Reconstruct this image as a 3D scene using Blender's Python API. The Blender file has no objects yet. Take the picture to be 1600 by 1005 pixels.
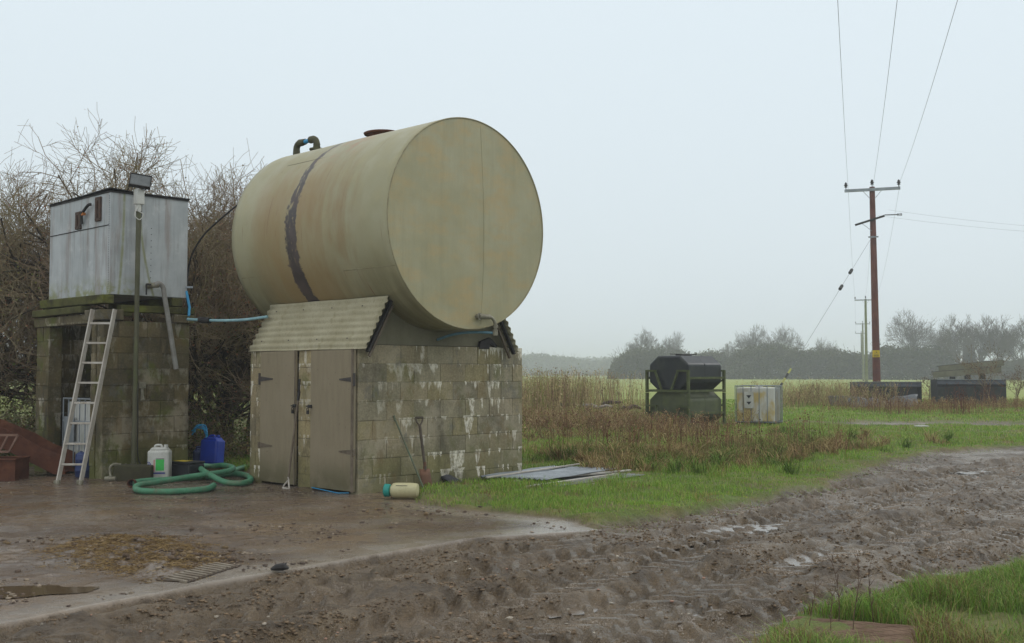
import bpy, math, random
import numpy as np
from mathutils import Vector, Matrix
R = math.radians
sc = bpy.context.scene
COL = sc.collection
RNG = np.random.default_rng(7)
random.seed(7)

# ------------------------------------------------------------------ camera model
FPX = 1770.0
TH = math.atan(80.5 / FPX)
EYE = 1.5
def ray(px, py):
    dx = px - 800.0; dv = 502.5 - py
    return (dx, FPX * math.cos(TH) - dv * math.sin(TH), FPX * math.sin(TH) + dv * math.cos(TH))
def G(px, py, z=0.0):
    d = ray(px, py); t = (z - EYE) / d[2]
    return Vector((d[0] * t, d[1] * t, z))
def P(px, py, Y):
    d = ray(px, py); t = Y / d[1]
    return Vector((d[0] * t, Y, EYE + d[2] * t))

# ------------------------------------------------------------------ object helpers
def tag(o, label=None, cat=None, group=None, kind=None):
    if label: o['label'] = label
    if cat: o['category'] = cat
    if group: o['group'] = group
    if kind: o['kind'] = kind
    return o
def thing(name, label, cat, loc=(0, 0, 0), rz=0.0, group=None):
    o = bpy.data.objects.new(name, None); COL.objects.link(o)
    o.empty_display_size = 0.2
    o.location = loc; o.rotation_euler = (0, 0, rz)
    return tag(o, label, cat, group)
def inv(t):
    return (Matrix.Translation(t.location) @ Matrix.Rotation(t.rotation_euler.z, 4, 'Z')).inverted()
def copy_tree(o, parent=None):
    c = o.copy(); COL.objects.link(c)
    if parent: c.parent = parent
    for ch in list(o.children):
        copy_tree(ch, c)
    return c

def link_mesh(name, V, Fs, mat, parent=None, cols=None, smooth=False, bevel=0, solid=0):
    me = bpy.data.meshes.new(name)
    me.from_pydata([tuple(v) for v in V], [], Fs)
    me.validate()
    if cols is not None and len(cols) == len(me.vertices):
        a = me.color_attributes.new('bcol', 'FLOAT_COLOR', 'POINT')
        a.data.foreach_set('color', np.asarray(cols, dtype=np.float32).ravel())
    if smooth:
        me.polygons.foreach_set('use_smooth', [True] * len(me.polygons))
        try: me.set_sharp_from_angle(angle=R(38))
        except Exception: pass
    me.materials.append(mat)
    o = bpy.data.objects.new(name, me); COL.objects.link(o)
    if parent: o.parent = parent
    if solid:
        m = o.modifiers.new('solid', 'SOLIDIFY'); m.thickness = solid; m.offset = 0
    if bevel:
        m = o.modifiers.new('bevel', 'BEVEL'); m.width = bevel; m.segments = 2; m.limit_method = 'ANGLE'; m.angle_limit = R(40)
    return o

def np_mesh(name, V, T, mat, parent=None, cols=None, smooth=False):
    """V (n,3) float, T (m,k) int with k = 3 or 4"""
    V = np.ascontiguousarray(V, dtype=np.float32); T = np.ascontiguousarray(T, dtype=np.int32)
    me = bpy.data.meshes.new(name)
    n, m, k = len(V), len(T), T.shape[1]
    me.vertices.add(n); me.loops.add(m * k); me.polygons.add(m)
    me.vertices.foreach_set('co', V.ravel())
    me.loops.foreach_set('vertex_index', T.ravel())
    me.polygons.foreach_set('loop_start', np.arange(0, m * k, k, dtype=np.int32))
    if smooth: me.polygons.foreach_set('use_smooth', np.ones(m, dtype=bool))
    me.update(calc_edges=True)
    if cols is not None:
        if cols.shape[1] == 3: cols = np.concatenate([cols, np.ones((n, 1))], 1)
        a = me.color_attributes.new('bcol', 'FLOAT_COLOR', 'POINT')
        a.data.foreach_set('color', np.ascontiguousarray(cols, dtype=np.float32).ravel())
    me.materials.append(mat)
    o = bpy.data.objects.new(name, me); COL.objects.link(o)
    if parent: o.parent = parent
    return o

class MB:
    def __init__(s, M=None):
        s.V = []; s.F = []; s.C = []; s.M = M or Matrix.Identity(4); s.col = (1, 1, 1, 1)
    def add(s, vs, fs):
        b = len(s.V)
        for v in vs:
            s.V.append(s.M @ Vector(v)); s.C.append(s.col)
        for f in fs: s.F.append([b + i for i in f])
        return s
    def box(s, c, d, rot=None, jit=0):
        hx, hy, hz = d[0] / 2, d[1] / 2, d[2] / 2
        vs = [Vector((x, y, z)) for z in (-hz, hz) for y in (-hy, hy) for x in (-hx, hx)]
        if jit: vs = [v + Vector([random.uniform(-jit, jit) for _ in range(3)]) for v in vs]
        if rot is not None: vs = [rot @ v for v in vs]
        vs = [v + Vector(c) for v in vs]
        return s.add(vs, [(0, 2, 3, 1), (4, 5, 7, 6), (0, 1, 5, 4), (2, 6, 7, 3), (0, 4, 6, 2), (1, 3, 7, 5)])
    def bx(s, x0, x1, y0, y1, z0, z1, jit=0):
        return s.box(((x0 + x1) / 2, (y0 + y1) / 2, (z0 + z1) / 2), (x1 - x0, y1 - y0, z1 - z0), None, jit)
    def bar(s, a, b, w, h, up=(0, 0, 1)):
        a = Vector(a); b = Vector(b); d = (b - a); L = d.length; d.normalize()
        u = Vector(up)
        if abs(d.dot(u)) > .98: u = Vector((1, 0, 0))
        x = d.cross(u).normalized(); z = x.cross(d)
        m = Matrix((x, d, z)).transposed()
        return s.box((a + b) / 2, (w, L, h), m)
    def tube(s, pts, r, n=10, caps=True, closed=False):
        pts = [Vector(p) for p in pts]; k = len(pts)
        rs = r if isinstance(r, (list, tuple)) else [r] * k
        prev = None; vs = []
        for i in range(k):
            if closed: t = pts[(i + 1) % k] - pts[i - 1]
            else: t = pts[min(i + 1, k - 1)] - pts[max(i - 1, 0)]
            t.normalize()
            if prev is None:
                u = Vector((0, 0, 1)) if abs(t.z) < .9 else Vector((1, 0, 0))
                x = t.cross(u).normalized()
            else:
                x = (prev - t * prev.dot(t)).normalized()
            prev = x; y = t.cross(x)
            for j in range(n):
                a = 2 * math.pi * j / n
                vs.append(pts[i] + (x * math.cos(a) + y * math.sin(a)) * rs[i])
        fs = []
        for i in range(k if closed else k - 1):
            i2 = (i + 1) % k
            for j in range(n):
                j2 = (j + 1) % n
                fs.append((i * n + j, i * n + j2, i2 * n + j2, i2 * n + j))
        if caps and not closed:
            fs.append(tuple(range(n - 1, -1, -1))); fs.append(tuple((k - 1) * n + j for j in range(n)))
        return s.add(vs, fs)
    def lathe(s, prof, c=(0, 0, 0), n=32, rot=None, sx=1, sy=1):
        vs = []; k = len(prof)
        for (r, z) in prof:
            for j in range(n):
                a = 2 * math.pi * j / n
                v = Vector((r * math.cos(a) * sx, r * math.sin(a) * sy, z))
                if rot is not None: v = rot @ v
                vs.append(v + Vector(c))
        fs = [(i * n + j, i * n + (j + 1) % n, (i + 1) * n + (j + 1) % n, (i + 1) * n + j) for i in range(k - 1) for j in range(n)]
        fs.append(tuple(range(n - 1, -1, -1))); fs.append(tuple((k - 1) * n + j for j in range(n)))
        return s.add(vs, fs)
    def prism(s, poly, a, b, axis='x'):
        """poly: 2-D points; extruded along axis from a to b"""
        n = len(poly); vs = []
        for t in (a, b):
            for (u, v) in poly:
                vs.append({'x': (t, u, v), 'y': (u, t, v), 'z': (u, v, t)}[axis])
        fs = [tuple(range(n)), tuple(range(2 * n - 1, n - 1, -1))]
        fs += [(i, i + n, (i + 1) % n + n, (i + 1) % n) for i in range(n)]
        return s.add(vs, fs)
    def build(s, name, mat, parent=None, smooth=False, bevel=0, solid=0):
        o = link_mesh(name, s.V, s.F, mat, parent, s.C, smooth, bevel, solid)
        if True:
            import bmesh
            bm = bmesh.new(); bm.from_mesh(o.data)
            bmesh.ops.recalc_face_normals(bm, faces=bm.faces); bm.to_mesh(o.data); bm.free()
            if smooth:
                try: o.data.set_sharp_from_angle(angle=R(38))
                except Exception: pass
        return o
def arc(c, a, b, r, t0, t1, n=8):
    c = Vector(c); a = Vector(a); b = Vector(b)
    return [c + (a * math.cos(t0 + (t1 - t0) * i / n) + b * math.sin(t0 + (t1 - t0) * i / n)) * r for i in range(n + 1)]
def smooth_path(pts, sub=6):
    pts = [Vector(p) for p in pts]; out = []
    for i in range(len(pts) - 1):
        p0 = pts[max(i - 1, 0)]; p1 = pts[i]; p2 = pts[i + 1]; p3 = pts[min(i + 2, len(pts) - 1)]
        for j in range(sub):
            t = j / sub
            out.append(0.5 * ((2 * p1) + (p2 - p0) * t + (2 * p0 - 5 * p1 + 4 * p2 - p3) * t * t + (3 * p1 - p0 - 3 * p2 + p3) * t ** 3))
    out.append(pts[-1]); return out

# ------------------------------------------------------------------ node helpers
class N:
    def __init__(s, name, rough=.6, metal=0.0, spec=.5):
        s.m = bpy.data.materials.new(name); s.m.use_nodes = True
        s.t = s.m.node_tree; s.b = s.t.nodes['Principled BSDF']
        s.b.inputs['Roughness'].default_value = rough; s.b.inputs['Metallic'].default_value = metal
        s.b.inputs['Specular IOR Level'].default_value = spec
        s._oc = None
    def n(s, ty): return s.t.nodes.new(ty)
    def L(s, a, b): s.t.links.new(a, b)
    def oc(s):
        if s._oc is None: s._oc = s.n('ShaderNodeTexCoord').outputs['Object']
        return s._oc
    def _in(s, sock, v):
        if isinstance(v, (int, float)): sock.default_value = v
        elif isinstance(v, (tuple, list)): sock.default_value = tuple(v) if len(v) == 4 or sock.type == 'VECTOR' else tuple(v) + (1,)
        else: s.L(v, sock)
    def vec(s, scale=(1, 1, 1), off=(0, 0, 0), src=None):
        m = s.n('ShaderNodeMapping'); s.L(src or s.oc(), m.inputs['Vector'])
        m.inputs['Scale'].default_value = scale; m.inputs['Location'].default_value = off; return m.outputs[0]
    def noise(s, scale=5, detail=4, rough=.55, vec=None, dist=0):
        t = s.n('ShaderNodeTexNoise'); s.L(vec or s.oc(), t.inputs['Vector'])
        t.inputs['Scale'].default_value = scale; t.inputs['Detail'].default_value = detail
        t.inputs['Roughness'].default_value = rough; t.inputs['Distortion'].default_value = dist
        return t.outputs[0]
    def vor(s, scale=5, vec=None, out='Distance', feat='F1'):
        t = s.n('ShaderNodeTexVoronoi'); s.L(vec or s.oc(), t.inputs['Vector']); t.feature = feat
        t.inputs['Scale'].default_value = scale; return t.outputs[out]
    def ss(s, v, lo, hi, a=0.0, b=1.0):
        m = s.n('ShaderNodeMapRange'); m.interpolation_type = 'SMOOTHSTEP'; s._in(m.inputs[0], v)
        m.inputs[1].default_value = lo; m.inputs[2].default_value = hi
        m.inputs[3].default_value = a; m.inputs[4].default_value = b; return m.outputs[0]
    def lin(s, v, lo, hi, a=0.0, b=1.0):
        m = s.n('ShaderNodeMapRange'); s._in(m.inputs[0], v)
        m.inputs[1].default_value = lo; m.inputs[2].default_value = hi
        m.inputs[3].default_value = a; m.inputs[4].default_value = b; return m.outputs[0]
    def ma(s, op, a, b=0.0, c=0.0):
        m = s.n('ShaderNodeMath'); m.operation = op; s._in(m.inputs[0], a); s._in(m.inputs[1], b); s._in(m.inputs[2], c); return m.outputs[0]
    def mul(s, a, b): return s.ma('MULTIPLY', a, b)
    def mix(s, f, a, b, mode='MIX'):
        m = s.n('ShaderNodeMix'); m.data_type = 'RGBA'; m.blend_type = mode
        s._in(m.inputs[0], f); s._in(m.inputs[6], a); s._in(m.inputs[7], b); return m.outputs[2]
    def ramp(s, f, stops):
        r = s.n('ShaderNodeValToRGB'); s.L(f, r.inputs[0]); e = r.color_ramp.elements
        while len(e) < len(stops): e.new(.5)
        for i, (p, c) in enumerate(stops): e[i].position = p; e[i].color = tuple(c) + (1,) if len(c) == 3 else c
        return r.outputs[0]
    def sep(s, v=None):
        x = s.n('ShaderNodeSeparateXYZ'); s.L(v or s.oc(), x.inputs[0]); return x.outputs
    def comb(s, x, y, z):
        c = s.n('ShaderNodeCombineXYZ'); s._in(c.inputs[0], x); s._in(c.inputs[1], y); s._in(c.inputs[2], z); return c.outputs[0]
    def attr(s, name='bcol'):
        a = s.n('ShaderNodeAttribute'); a.attribute_name = name; return a.outputs['Color']
    def rand(s):
        return s.n('ShaderNodeObjectInfo').outputs['Random']
    def bump(s, h, strength=.5, dist=.02, prev=None):
        b = s.n('ShaderNodeBump'); s.L(h, b.inputs['Height']); b.inputs['Strength'].default_value = strength
        b.inputs['Distance'].default_value = dist
        if prev is not None: s.L(prev, b.inputs['Normal'])
        s.L(b.outputs[0], s.b.inputs['Normal']); return b.outputs[0]
    def base(s, c): s._in(s.b.inputs['Base Color'], c); return s
    def rough(s, r): s._in(s.b.inputs['Roughness'], r); return s

def srgb(r, g, b):
    return tuple(((c / 255) / 12.92 if c / 255 <= .04045 else ((c / 255 + .055) / 1.055) ** 2.4) for c in (r, g, b))

def weathered(name, c1, c2, scale=3, rough=.6, metal=0, bump=.25, dirt=None, dirt_amt=.5, streak=(6, 6, 1), fine=60, spec=.4, bd=.01):
    n = N(name, rough, metal, spec)
    a = n.noise(scale, 6, .6)
    c = n.mix(n.ss(a, .3, .7), c1, c2)
    f = n.noise(fine, 3, .6)
    c = n.mix(n.ss(f, .2, .8, 0, .35), c, tuple(x * .55 for x in c1))
    if dirt:
        d = n.noise(1, 5, .65, n.vec(streak, (3.1, 1.7, .3)))
        c = n.mix(n.ss(d, .5, .72, 0, dirt_amt), c, dirt)
    n.base(c)
    n.rough(n.lin(a, .2, .8, max(rough - .12, .03), min(rough + .12, 1)))
    n.bump(n.ma('ADD', f, n.mul(a, 2)), bump, bd)
    return n.m
def leafmat(name, rough=.75, trans=.25, spec=.15):
    n = N(name, rough, 0, spec)
    c = n.attr()
    n.base(c)
    if trans:
        t = n.n('ShaderNodeBsdfTranslucent'); n.L(c, t.inputs[0])
        mx = n.n('ShaderNodeMixShader'); mx.inputs[0].default_value = trans
        n.L(n.b.outputs[0], mx.inputs[1]); n.L(t.outputs[0], mx.inputs[2])
        n.L(mx.outputs[0], n.t.nodes['Material Output'].inputs['Surface'])
    return n.m

# ------------------------------------------------------------------ numpy noise
_P = np.random.default_rng(11).permutation(4096).astype(np.int64)
_GA = np.random.default_rng(12).random(4096) * 2 * np.pi
_GX = np.cos(_GA); _GY = np.sin(_GA)
def perlin(x, y, seed=0):
    x = x + seed * 17.31; y = y - seed * 9.77
    xi = np.floor(x).astype(np.int64); yi = np.floor(y).astype(np.int64)
    xf = x - xi; yf = y - yi
    u = xf ** 3 * (xf * (xf * 6 - 15) + 10); v = yf ** 3 * (yf * (yf * 6 - 15) + 10)
    def g(ix, iy, fx, fy):
        h = _P[(_P[ix & 4095] + iy) & 4095]
        return _GX[h] * fx + _GY[h] * fy
    a = g(xi, yi, xf, yf); b = g(xi + 1, yi, xf - 1, yf)
    c = g(xi, yi + 1, xf, yf - 1); d = g(xi + 1, yi + 1, xf - 1, yf - 1)
    return (a + u * (b - a)) + v * ((c + u * (d - c)) - (a + u * (b - a)))
def fbm(x, y, f=1, o=4, seed=0, gain=.5):
    s = 0; a = 1; t = 0
    for i in range(o):
        s = s + a * perlin(x * f, y * f, seed + i); t += a; a *= gain; f *= 2.03
    return s / t * 1.6
def sstep(v, a, b):
    t = np.clip((v - a) / (b - a), 0, 1); return t * t * (3 - 2 * t)
def poly_sd(x, y, poly):
    """signed distance (negative inside)"""
    d = np.full(x.shape, 1e9); inside = np.zeros(x.shape, bool); n = len(poly)
    for i in range(n):
        ax, ay = poly[i]; bx, by = poly[(i + 1) % n]
        ex, ey = bx - ax, by - ay
        t = np.clip(((x - ax) * ex + (y - ay) * ey) / (ex * ex + ey * ey + 1e-12), 0, 1)
        d = np.minimum(d, np.hypot(x - ax - t * ex, y - ay - t * ey))
        if by != ay:
            c = ((ay > y) != (by > y)) & (x < (bx - ax) * (y - ay) / (by - ay) + ax)
            inside ^= c
    return np.where(inside, -d, d)
def path_dist(x, y, pts):
    """distance, side offset and arclength to a polyline"""
    best = np.full(x.shape, 1e9); off = np.zeros(x.shape); arc_ = np.zeros(x.shape); s0 = 0
    for i in range(len(pts) - 1):
        ax, ay = pts[i]; bx, by = pts[i + 1]; ex, ey = bx - ax, by - ay; L = math.hypot(ex, ey)
        t = np.clip(((x - ax) * ex + (y - ay) * ey) / L ** 2, 0, 1)
        dx = x - ax - t * ex; dy = y - ay - t * ey; d = np.hypot(dx, dy); m = d < best
        best = np.where(m, d, best); off = np.where(m, (ex * dy - ey * dx) / L, off); arc_ = np.where(m, s0 + t * L, arc_)
        s0 += L
    return best, off, arc_
# ------------------------------------------------------------------ ground zones (world polygons)
def xy(p): return (p[0], p[1])
YARD = [(-7.5, 1.0), (-3.08, 6.83)] + [xy(G(*p)) for p in ((300, 917), (500, 882), (600, 864), (750, 840), (945, 829), (880, 812), (730, 799), (655, 786))] \
     + [(-1.2, 15.0), (-3.3, 16.6), (-4.2, 17.6), (-4.9, 18.2), (-8.5, 18.0), (-22, 18.0), (-22, 1.0)]
MUD = [(-8.1, 1.6), (-3.7, 7.5), (-1.6, 10.3), (.3, 11.35)] + [xy(G(*p)) for p in ((935, 822), (1000, 812), (1100, 797), (1200, 778), (1300, 752), (1390, 722), (1460, 707), (1600, 699))] \
    + [(22, 27), (22, 18)] + [xy(G(*p)) for p in ((1600, 886), (1450, 915), (1350, 940), (1230, 967), (1180, 1005))] + [(.5, 5), (-.5, 1.0)]
PATCH = G(1450, 663)
STRAW = [xy(G(*p)) for p in ((90, 868), (125, 848), (180, 838), (250, 842), (300, 855), (335, 872), (300, 893), (255, 905), (180, 893), (110, 880))]
def offset_path(pts, o, skew, wob, seed):
    out = []
    for i, (x, y) in enumerate(pts):
        a = pts[max(i - 1, 0)]; b = pts[min(i + 1, len(pts) - 1)]; ex, ey = b[0] - a[0], b[1] - a[1]; L = math.hypot(ex, ey)
        q = o + skew * (i - 2.5) + wob * math.sin(i * 1.7 + seed)
        out.append((x - ey / L * q, y + ex / L * q))
    return out
_C = [(-4.6, 1.4), (-2.0, 4.7), (.1, 7.2), (2.4, 9.7), (5.2, 12.9), (9.0, 17.0), (14, 22), (21, 28)]
TRACKS = [(offset_path(_C, o, sk, .10, k * 1.3), hw) for k, (o, sk, hw) in enumerate((
    (-1.55, .05, .25), (1.9, .0, .26), (.15, -.12, .24), (-.75, .10, .27), (1.25, .03, .27), (-1.1, -.05, .26), (.65, .12, .26), (2.3, -.12, .25), (-.2, .02, .28), (-1.9, .0, .24)))]
def zones(x, y):
    """returns grass weight, yard signed distance, mud signed distance"""
    near = (y < 60) & (np.abs(x) < 40)
    dy = np.full(x.shape, 50.0); dm = np.full(x.shape, 50.0)
    nx, ny = x[near], y[near]
    w = .10 * fbm(nx, ny, 1.1, 4, 3) + .05 * fbm(nx, ny, 5, 3, 8)
    dy[near] = poly_sd(nx, ny, YARD) + .35 * w; dm[near] = poly_sd(nx, ny, MUD) + 2.2 * w
    pt = np.hypot((x - PATCH[0]) / 2.9, (y - PATCH[1]) / 1.5) - 1 + .45 * fbm(x, y, .9, 4, 5)
    dm = np.minimum(dm, pt * 1.2)
    return dy, dm
def height(x, y):
    dy, dm = zones(x, y)
    near = (y < 60) & (np.abs(x) < 40)
    h = np.zeros(x.shape); xs, ys = x[near], y[near]
    # mud
    cu = (xs * .70 + ys * .72); cv = (xs * .72 - ys * .70) + .25 * fbm(xs, ys, .25, 2, 63)
    m = .032 * fbm(xs, ys, .45, 3, 1) + .012 * fbm(xs, ys, 2.1, 4, 2) + .016 * sstep(fbm(xs, ys, 3.1, 4, 61), -.02, .08) * sstep(fbm(xs, ys, .7, 3, 62), -.2, .2) \
        + .034 * (.5 - 1.8 * np.abs(fbm(cu * .55, cv * 2.6, 1, 3, 64))) + .014 * (.6 - 2 * np.abs(fbm(xs, ys, 6, 3, 4))) + .018 * fbm(xs, ys, 14, 3, 6)
    smv = sstep(fbm(xs, ys, .75, 4, 101) + .12 * fbm(xs, ys, 5, 2, 102), -.12, .10)
    m = m * (1 - .35 * smv) + .004 * smv * fbm(xs, ys, 9, 3, 103)
    tm = np.zeros(xs.shape)
    for k, (pts, hw) in enumerate(TRACKS):
        d, off, s = path_dist(xs, ys, pts)
        jit = .02 * fbm(xs, ys, 3, 2, 70 + k)
        hw = hw * 1.15; prof = 1 - sstep(d + jit, hw * .88, hw * 1.08)
        bank = np.exp(-((d + jit - hw * 1.28) / .07) ** 2)
        fade = sstep(fbm(xs, ys, .8, 3, 30 + k), -.22, .02)
        ph = s / .23 + np.where(off > 0, .5, 0) - np.abs(off) * 4.0 + .22 * fbm(xs, ys, 2, 3, 50 + k)
        lug = .5 + .5 * np.cos(2 * np.pi * ph); lug = sstep(lug, .52, .70) * sstep(np.abs(off), .012, .035)
        worn = .55 + .45 * sstep(fbm(xs, ys, 1.1, 3, 80 + k), -.2, .2)
        P_ = prof * fade
        m = m * (1 - .90 * P_) + fade * (.040 * bank * (.6 + .8 * fbm(xs, ys, 4, 2, 90 + k))) + P_ * (-.055 + .052 * lug * worn + .006 * fbm(xs, ys, 9, 2, 6))
        tm = np.maximum(tm * (1 - P_), P_ * (1 - .6 * lug))
    global LAST_T
    LAST_T = np.zeros(x.shape); LAST_T[near] = tm
    global LAST_S
    LAST_S = np.zeros(x.shape); LAST_S[near] = np.maximum(smv, tm * .8)
    m = m - .03
    # yard: concrete with a thin skin of mud
    yd = .004 * fbm(xs, ys, 3, 3, 9)
    dz = dy[near]
    smear = sstep(fbm(xs, ys, .8, 4, 12), -.1, .35) * sstep(-dz, .12, .7)
    yd = yd + smear * (.010 + .012 * fbm(xs, ys, 7, 3, 13) + .008 * fbm(xs, ys, 18, 2, 14)) + .008 * sstep(fbm(xs, ys, 2.4, 4, 17), .2, .4) * sstep(-dz, .3, .8)
    sd = poly_sd(xs, ys, STRAW) + .25 * fbm(xs, ys, 3, 3, 15)
    yd = yd + sstep(-sd, -.1, .35) * (.045 + .05 * fbm(xs, ys, 5, 3, 16))
    # grass
    gr = .05 + .07 * fbm(xs, ys, .35, 3, 20) + .055 * fbm(xs, ys, 1.7, 3, 21) + .012 * fbm(xs, ys, 9, 2, 22)
    wm = 1 - sstep(dm[near], -.10, .18)         # 1 inside the mud
    hh = gr * (1 - wm) + m * wm
    wy = 1 - sstep(dz, -.03, .05)
    hh = hh * (1 - wy) + yd * wy
    h[near] = hh
    far = ~near
    h[far] = .03 + .05 * fbm(x[far], y[far], .05, 3, 23)
    return h, dy, dm

def gz(x, y):
    a, _, _ = height(np.array([float(x)]), np.array([float(y)])); return float(a[0])

def axis_pts(lo, hi, step, grow, far):
    c = list(np.arange(lo, hi, step)); s = step; v = c[-1]; right = []
    while v < far: s *= grow; v += s; right.append(v)
    s = step; v = lo; left = []
    while v > -far: s *= grow; v -= s; left.append(v)
    return np.array(left[::-1] + c + right)
ys_ = [4.6]
while ys_[-1] < 34: ys_.append(ys_[-1] * 1.0028)
while ys_[-1] < 2600: ys_.append(ys_[-1] * 1.035)
ys_ = np.array(ys_); xs_ = axis_pts(-4.6, 7.0, .026, 1.03, 2200)
GX, GYY = np.meshgrid(xs_, ys_)
gx, gy = GX.ravel(), GYY.ravel()
gh, gdy, gdm = height(gx, gy); gtr = LAST_T.copy(); gsm = LAST_S.copy()
nxx, nyy = len(xs_), len(ys_)

# attribute: R grass, G clean concrete, B straw ; A-like wet in second attribute
near = (gy < 60) & (np.abs(gx) < 40)
att = np.zeros((len(gx), 4), np.float32); att[:, 3] = 1
wet = np.zeros((len(gx), 4), np.float32); wet[:, 3] = 1
grassw = sstep(gdm, -.05, .12) * sstep(gdy, -.02, .05)
att[:, 0] = grassw
inside_y = 1 - sstep(gdy, -.03, .02)
edge = (1 - sstep(-gdy, .18, .55))
xs, ys = gx, gy
cl = np.zeros(len(gx))
nn = near
cl[nn] = np.clip(edge[nn] * (.35 + .5 * sstep(fbm(xs[nn], ys[nn], .7, 3, 66), -.3, .3) + .9 * sstep(xs[nn], -.5, .2)) * (1 - sstep(ys[nn], 12.0, 13.5)) + .35 * sstep(fbm(xs[nn], ys[nn], .9, 4, 12), .2, -.35), 0, 1)
att[:, 1] = inside_y * cl
tmp = np.zeros(len(gx)); tmp[nn] = sstep(-(poly_sd(xs[nn], ys[nn], STRAW) + .25 * fbm(xs[nn], ys[nn], 3, 3, 15)), -.1, .25) * sstep(fbm(xs[nn], ys[nn], 4, 3, 33), -.35, .2)
att[:, 2] = tmp * inside_y
wet[:, 0] = inside_y
lo = np.zeros(len(gx)); lo[nn] = sstep(-(gh[nn] + .02 * fbm(xs[nn], ys[nn], 3, 2, 40)), -.005, .085)
wet[:, 1] = np.maximum(lo, gtr)
wet[:, 2] = gsm

# face zone split -> three sheets that share their borders
idx = (np.arange(nyy - 1)[:, None] * nxx + np.arange(nxx - 1)[None, :]).ravel()
quads = np.stack([idx, idx + 1, idx + nxx + 1, idx + nxx], 1)
fz_y = gdy[quads].mean(1) < 0
fz_m = (~fz_y) & (gdm[quads].mean(1) < .05)

def ground_material():
    n = N('ground_surface', .8, 0, .5)
    z = n.sep(n.attr('zone')); w = n.sep(n.attr('wet'))
    big = n.noise(.5, 5, .6); mid = n.noise(4, 6, .65); fine = n.noise(45, 4, .7)
    grit = n.noise(160, 2, .6)
    # mud
    mud = n.mix(n.ss(mid, .38, .62), srgb(84, 70, 51), srgb(116, 98, 73))
    mud = n.mix(n.ss(big, .45, .65, 0, .35), mud, srgb(120, 102, 82))
    mud = n.mix(n.ss(fine, .42, .68, 0, .55), mud, srgb(66, 54, 42))
    mud = n.mix(n.mul(w[2], .35), mud, srgb(114, 97, 73))
    mud = n.mix(n.ss(n.vor(34), .0, .12, .3, 0), mud, srgb(150, 138, 122))
    # yard
    yb = n.mix(n.ss(big, .4, .6), srgb(98, 83, 69), srgb(120, 101, 80))
    yb = n.mix(n.ss(mid, .42, .62, 0, .65), yb, srgb(74, 64, 58))
    conc = n.mix(n.ss(mid, .35, .7), srgb(150, 141, 128), srgb(126, 118, 108))
    conc = n.mix(n.ss(fine, .5, .8, 0, .4), conc, srgb(105, 98, 88))
    yard = n.mix(n.mul(z[1], n.ss(mid, .3, .55, .45, 1)), yb, conc)
    straw = n.mix(n.ss(n.noise(5, 5, .7), .38, .6), srgb(126, 102, 62), srgb(66, 50, 36))
    yard = n.mix(z[2], yard, straw)
    c = n.mix(w[0], mud, yard)
    # grass soil / turf below the blades
    patch = n.noise(.9, 5, .65, n.vec((1, 1, 1), (7, 3, 0)))
    field = n.noise(.05, 4, .6, n.vec((1, 3, 1), (1, 2, 0)))
    gs = n.mix(n.ss(patch, .35, .65), srgb(104, 122, 52), srgb(124, 116, 68))
    gs = n.mix(n.ss(fine, .4, .75, 0, .6), gs, srgb(62, 66, 34))
    pos = n.n('ShaderNodeNewGeometry').outputs['Position']; py = n.sep(pos)[1]
    ff = n.ss(py, 30, 60)
    fcol = n.mix(n.ss(field, .35, .65), srgb(140, 156, 70), srgb(154, 160, 84))
    fcol = n.mix(n.ss(patch, .4, .7, 0, .35), fcol, srgb(112, 124, 62))
    gs = n.mix(ff, gs, fcol)
    c = n.mix(z[0], c, gs)
    n.base(c)
    rm = n.ma('SUBTRACT', n.ss(mid, .3, .7, .58, .38), n.mul(w[2], .10))
    rm = n.ma('SUBTRACT', rm, n.mul(n.mul(w[1], n.ma('ADD', .5, n.mul(w[2], .5))), .36))
    ry = n.ss(mid, .38, .62, .10, .34)
    r = n.mix(w[0], rm, ry)
    r = n.mix(n.mul(z[2], .9), r, (.85, .85, .85))
    r = n.mix(z[0], r, (.9, .9, .9))
    n.rough(n.ma('MAXIMUM', n.sep(r)[0], .12))
    h = n.ma('ADD', n.mul(fine, .6), n.mul(grit, .25))
    h = n.ma('ADD', h, n.mul(n.noise(14, 5, .65), 1.3))
    b = n.n('ShaderNodeBump'); n.L(h, b.inputs['Height']); b.inputs['Distance'].default_value = .055
    n.L(n.mul(n.lin(w[0], 0, 1, 1.0, .22), n.lin(w[2], 0, 1, 1.0, .75)), b.inputs['Strength']); n.L(b.outputs[0], n.b.inputs['Normal'])
    return n.m
M_ground = ground_material()
def sheet(name, mask, label):
    q = quads[mask]; u, invx = np.unique(q.ravel(), return_inverse=True)
    o = np_mesh(name, np.stack([gx[u], gy[u], gh[u]], 1), invx.reshape(-1, 4), M_ground, None, None, True)
    for an, A in (('zone', att), ('wet', wet)):
        a = o.data.color_attributes.new(an, 'FLOAT_COLOR', 'POINT'); a.data.foreach_set('color', A[u].ravel())
    return tag(o, label, None, None, 'structure')
sheet('ground', ~(fz_y | fz_m), 'grassy verge and flat green field reaching the horizon')
sheet('mud_track', fz_m, 'churned brown mud track with tractor tyre ruts')
sheet('concrete_yard', fz_y, 'wet concrete yard with a brown mud film')

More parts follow.
